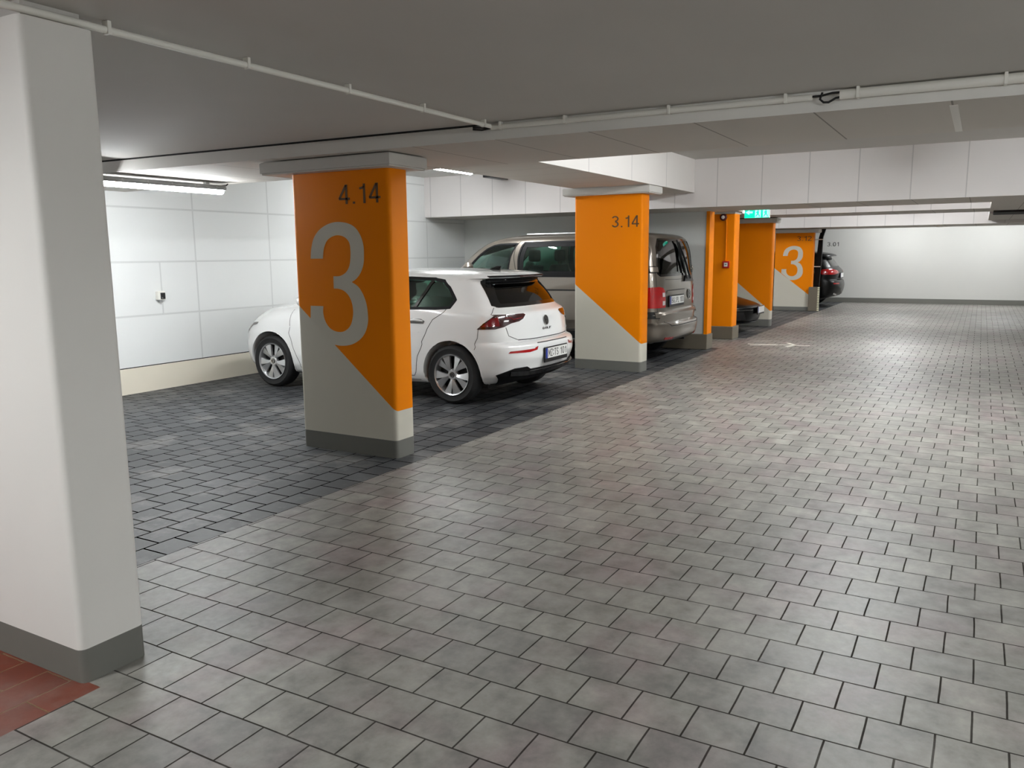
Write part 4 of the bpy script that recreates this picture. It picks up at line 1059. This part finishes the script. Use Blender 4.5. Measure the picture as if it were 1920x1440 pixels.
    # wiper: two arms down to a wide foot
    def rp(v, z, o=.03): return B.loc(*R(v, z))+B.nrm(*R(v, z))*o
    w = MB().tube([rp(-.02, 1.76), rp(.12, 1.45), rp(.24, 1.19)], .014, 8).tube([rp(.05, 1.72), rp(.25, 1.45), rp(.42, 1.19)], .016, 8).tube([rp(.0, 1.74), rp(.03, 1.3)], .010, 6).build('rear_wiper', M['black'], t, smooth=True)
    put(B.patch([R(.14, 1.15), R(.62, 1.14), R(.58, 1.175), R(.42, 1.24), R(.22, 1.24)], off=.03, th=.03, dt=.03), 'wiper_foot', M['black'], w)
    # tailgate folds and gaps
    put(B.ribbon([R(-.86, .70), R(-.5, .715), R(.5, .715), R(.86, .70)], .035, off=.012, th=.02), 'tailgate_fold', M['paintg'], body)
    put(B.ribbon([R(-.60, 1.20), R(.1, 1.19)], .006, off=.001), 'tailgate_gap', M['seam'], body)
    put(B.ribbon([R(-.70, .60), R(-.6, .535), R(.6, .535), R(.70, .60)], .012, off=.002), 'tailgate_gap', M['seam'], body)
    for sd in (-1, 1):
        put(B.ribbon([R(sd*.83, 1.80), R(sd*.84, 1.3), R(sd*.84, .62)], .006, off=.001), 'tailgate_gap', M['seam'], body)
        put(B.patch([R(sd*.72, .345), R(sd*.72, .375), R(sd*.50, .365), R(sd*.50, .335)], off=.006, th=.01, dt=.03), 'reflector', M['lampred'], t)
    put(B.patch([R(-.60, 1.0), R(-.58, 1.035), R(.16, 1.035), R(.18, 1.0)], off=.015, th=.02, dt=.03), 'handle_bar', M['paintg'], t)
    put(B.ribbon([R(-.58, 1.04), R(.16, 1.04)], .008, off=.014), 'handle_gap', M['seam'], t)
    c = B.loc(*R(-.22, .905))
    plate(t, Vector((-.225, c.y-.018, .895)), (1, 0, 0), (0, 0, 1), (0, -1, 0), 'BGL PL 100', w=.64, h=.115, frame=.015, lower=.02)
    c = B.loc(0, .96); roundel(t, Vector((.40, c.y-.006, .955)), .075, (1, 0, 0), (0, 0, 1), (0, -1, 0), M['chrome'], M['brake'])
    for sx in (-.45, .45): seat(t, sx, yy(2.52), .74, .52, .53, head_w=.26)
    for sx in (-.5, 0., .5): seat(t, sx, yy(1.45), .74, .46, .50, head_w=.24)
    MB().box(-.78, .78, yy(3.2), yy(3.5), .7, 1.24).build('dashboard', M['interior'], t, bevel=.06, smooth=True)
    MB().tube([(-.42+.19*math.cos(2*PI*k/24), yy(3.05)+.10*math.sin(2*PI*k/24), 1.22+.15*math.sin(2*PI*k/24)) for k in range(25)], .015, 8).build('steering_wheel', M['interior'], t, smooth=True)
    MB().box(-.12, .12, yy(3.12), yy(3.15), 1.64, 1.71).build('interior_mirror', M['black'], t, bevel=.012)
    MB().box(-.80, .80, yy(.4), yy(4.1), .26, .34).build('underbody', M['dark'], t)
    MB().tube([(.25, yy(.12), .29), (.25, yy(.6), .29)], .03, 10).build('tow_bracket', M['dark'], t, smooth=True)
van()

# ---- the two black cars ---------------------------------------------------------
def black_car(name, label, cat, rows, L, loc, rz, wl, r, lamps, hw):
    B = Body(rows, L)
    t = empty(name, loc, rz, label=label, cat=cat)
    S = lambda u, z, sd=-1: (B.ts(u, z, sd), z)
    R = lambda v, z: (B.tr(v, z), z)
    F = lambda v, z: (B.tf(v, z), z)
    yy = lambda u: u-L/2
    cut = []
    for sd in (-1, 1):
        for u in wl: cut.append(cyl((yy(u), r+.01), r+.04, sd*(hw-.3), sd*(hw+.3)))
    body = carve('body', B.solid(dz=.03), cut, M['dark'], [M['paintk']], t)
    for sd in (-1, 1):
        for u in wl: wheel(t, sd*(hw-.02), yy(u), r, sd, kind='plain')
    lamps(B, t, S, R, F, yy, body)
    MB().box(-hw*.75, hw*.75, yy(.5), yy(L-.5), rows[0][0]-.03, rows[0][0]+.03).build('underbody', M['dark'], t)
    return t
def suv_details(B, t, S, R, F, yy, body):
    for sd in (-1, 1):
        lp = put(B.patch([S(.62, 1.0, sd), S(.45, 1.075, sd), R(sd*.74, 1.09), R(sd*.50, 1.05), R(sd*.42, 1.0), R(sd*.45, .96), R(sd*.70, .93), S(.45, .93, sd)], off=.006, th=.02, dt=.04), 'tail_lamp', M['lampred'], t)
        put(B.patch([S(u, z, sd) for u, z in [(.55, 1.16), (1.2, 1.12), (3.3, 1.08), (2.9, 1.35), (2.5, 1.49), (1.2, 1.50), (.75, 1.42)]], off=.002, th=.006), 'side_window', M['blackgloss'], t)
        put(B.patch([R(sd*.75, .66), R(sd*.75, .69), R(sd*.5, .69), R(sd*.5, .66)], off=.005, th=.01), 'reflector', M['lampred'], t)
        put(B.ribbon([R(sd*.7, .40), R(sd*.5, .36)], .05, off=.02), 'exhaust_trim', M['chrome'], t)
    put(B.patch([R(-.62, 1.16), R(.62, 1.16), R(.52, 1.42), R(-.52, 1.42)], off=.002, th=.006), 'rear_window', M['blackgloss'], t)
    c = B.loc(0, .9)
    plate(t, c+Vector((0, -.015, 0)), (1, 0, 0), (0, 0, 1), (0, -1, 0), '', w=.52, h=.12)
suv_rows = [(.24, .45, 4.3, .75, .86, .75, .3, .4), (.32, .12, 4.5, .84, .92, .85, .4, .6), (.45, .03, 4.6, .88, .935, .9, .5, .7), (.62, .0, 4.65, .90, .94, .92, .52, .75), (.75, .03, 4.66, .90, .94, .92, .52, .8), (.80, .09, 4.66, .90, .94, .92, .46, .8),
            (.95, .06, 4.6, .90, .94, .90, .46, .8), (1.07, .10, 4.4, .88, .925, .82, .44, .7), (1.12, .16, 4.0, .86, .90, .74, .42, .6), (1.2, .22, 3.5, .82, .86, .66, .4, .4), (1.35, .33, 3.15, .74, .78, .6, .38, .36), (1.43, .40, 2.95, .69, .73, .56, .36, .34),
            (1.445, .25, 2.9, .68, .72, .55, .34, .34), (1.48, .27, 2.8, .66, .7, .53, .34, .34), (1.54, .5, 2.6, .60, .64, .48, .36, .36), (1.585, .9, 2.3, .45, .5, .36, .4, .4), (1.60, 1.3, 2.0, .15, .2, .1, .2, .2)]
black_car('suv_car', 'black tall car seen from the rear corner beyond the far 3.12 pillar', 'car', suv_rows, 4.66, (25.35, 3.44+2.33, 0), 0, (.9, 3.75), .36, suv_details, .92)
def nose_details(B, t, S, R, F, yy, body):
    for sd in (-1, 1):
        put(B.patch([S(3.95, .56, sd), S(3.7, .62, sd), F(sd*.62, .62), F(sd*.55, .585), F(sd*.60, .54), S(3.98, .53, sd)], off=.003, th=.01, dt=.04), 'headlight', M['blackgloss'], t)
        put(B.patch([S(u, z, sd) for u, z in [(.85, .86), (3.0, .86), (2.45, 1.13), (2.0, 1.19), (1.4, 1.18), (.95, 1.0)]], off=.002, th=.006), 'side_window', M['blackgloss'], t)
    put(B.ribbon([F(-.80, .455), F(-.5, .455), F(-.35, .455)], .010, off=.006), 'chrome_line', M['chrome'], t)
    put(B.ribbon([F(.80, .455), F(.5, .455), F(.35, .455)], .010, off=.006), 'chrome_line', M['chrome'], t)
    put(B.patch([F(-.6, .42), F(.6, .42), F(.5, .27), F(-.5, .27)], off=.003, th=.01), 'lower_grille', M['black'], t)
    put(B.ribbon([F(-.80, .215), F(0, .215), F(.80, .215)], .03, off=.02), 'splitter', M['black'], t)
    c = B.loc(3, .45)
    plate(t, c+Vector((0, .03, 0)), (-1, 0, 0), (0, 0, 1), (0, 1, 0), '', w=.52, h=.12)
nose_rows = [(.17, .5, 3.95, .72, .8, .74, .3, .5), (.21, .2, 4.22, .80, .85, .80, .4, .62), (.30, .08, 4.27, .83, .87, .83, .45, .68), (.42, .0, 4.30, .85, .88, .85, .5, .72), (.50, .0, 4.29, .85, .88, .85, .5, .74), (.55, .03, 4.22, .85, .88, .83, .5, .74),
             (.60, .06, 4.08, .84, .875, .80, .5, .72), (.66, .1, 3.88, .83, .87, .76, .5, .7), (.74, .15, 3.62, .82, .86, .72, .5, .6), (.82, .25, 3.3, .80, .85, .68, .5, .55), (.88, .40, 2.95, .76, .80, .62, .45, .4), (1.0, .75, 2.6, .68, .72, .56, .4, .35),
             (1.12, 1.05, 2.3, .60, .64, .50, .36, .34), (1.20, 1.3, 2.1, .48, .5, .4, .3, .3), (1.235, 1.5, 1.9, .25, .28, .2, .2, .2)]
black_car('sports_car', 'low black car with only its nose showing between the two plain orange pillars', 'car', nose_rows, 4.30, (16.62, 3.80+2.15, 0), PI, (.85, 3.35), .315, nose_details, .87)
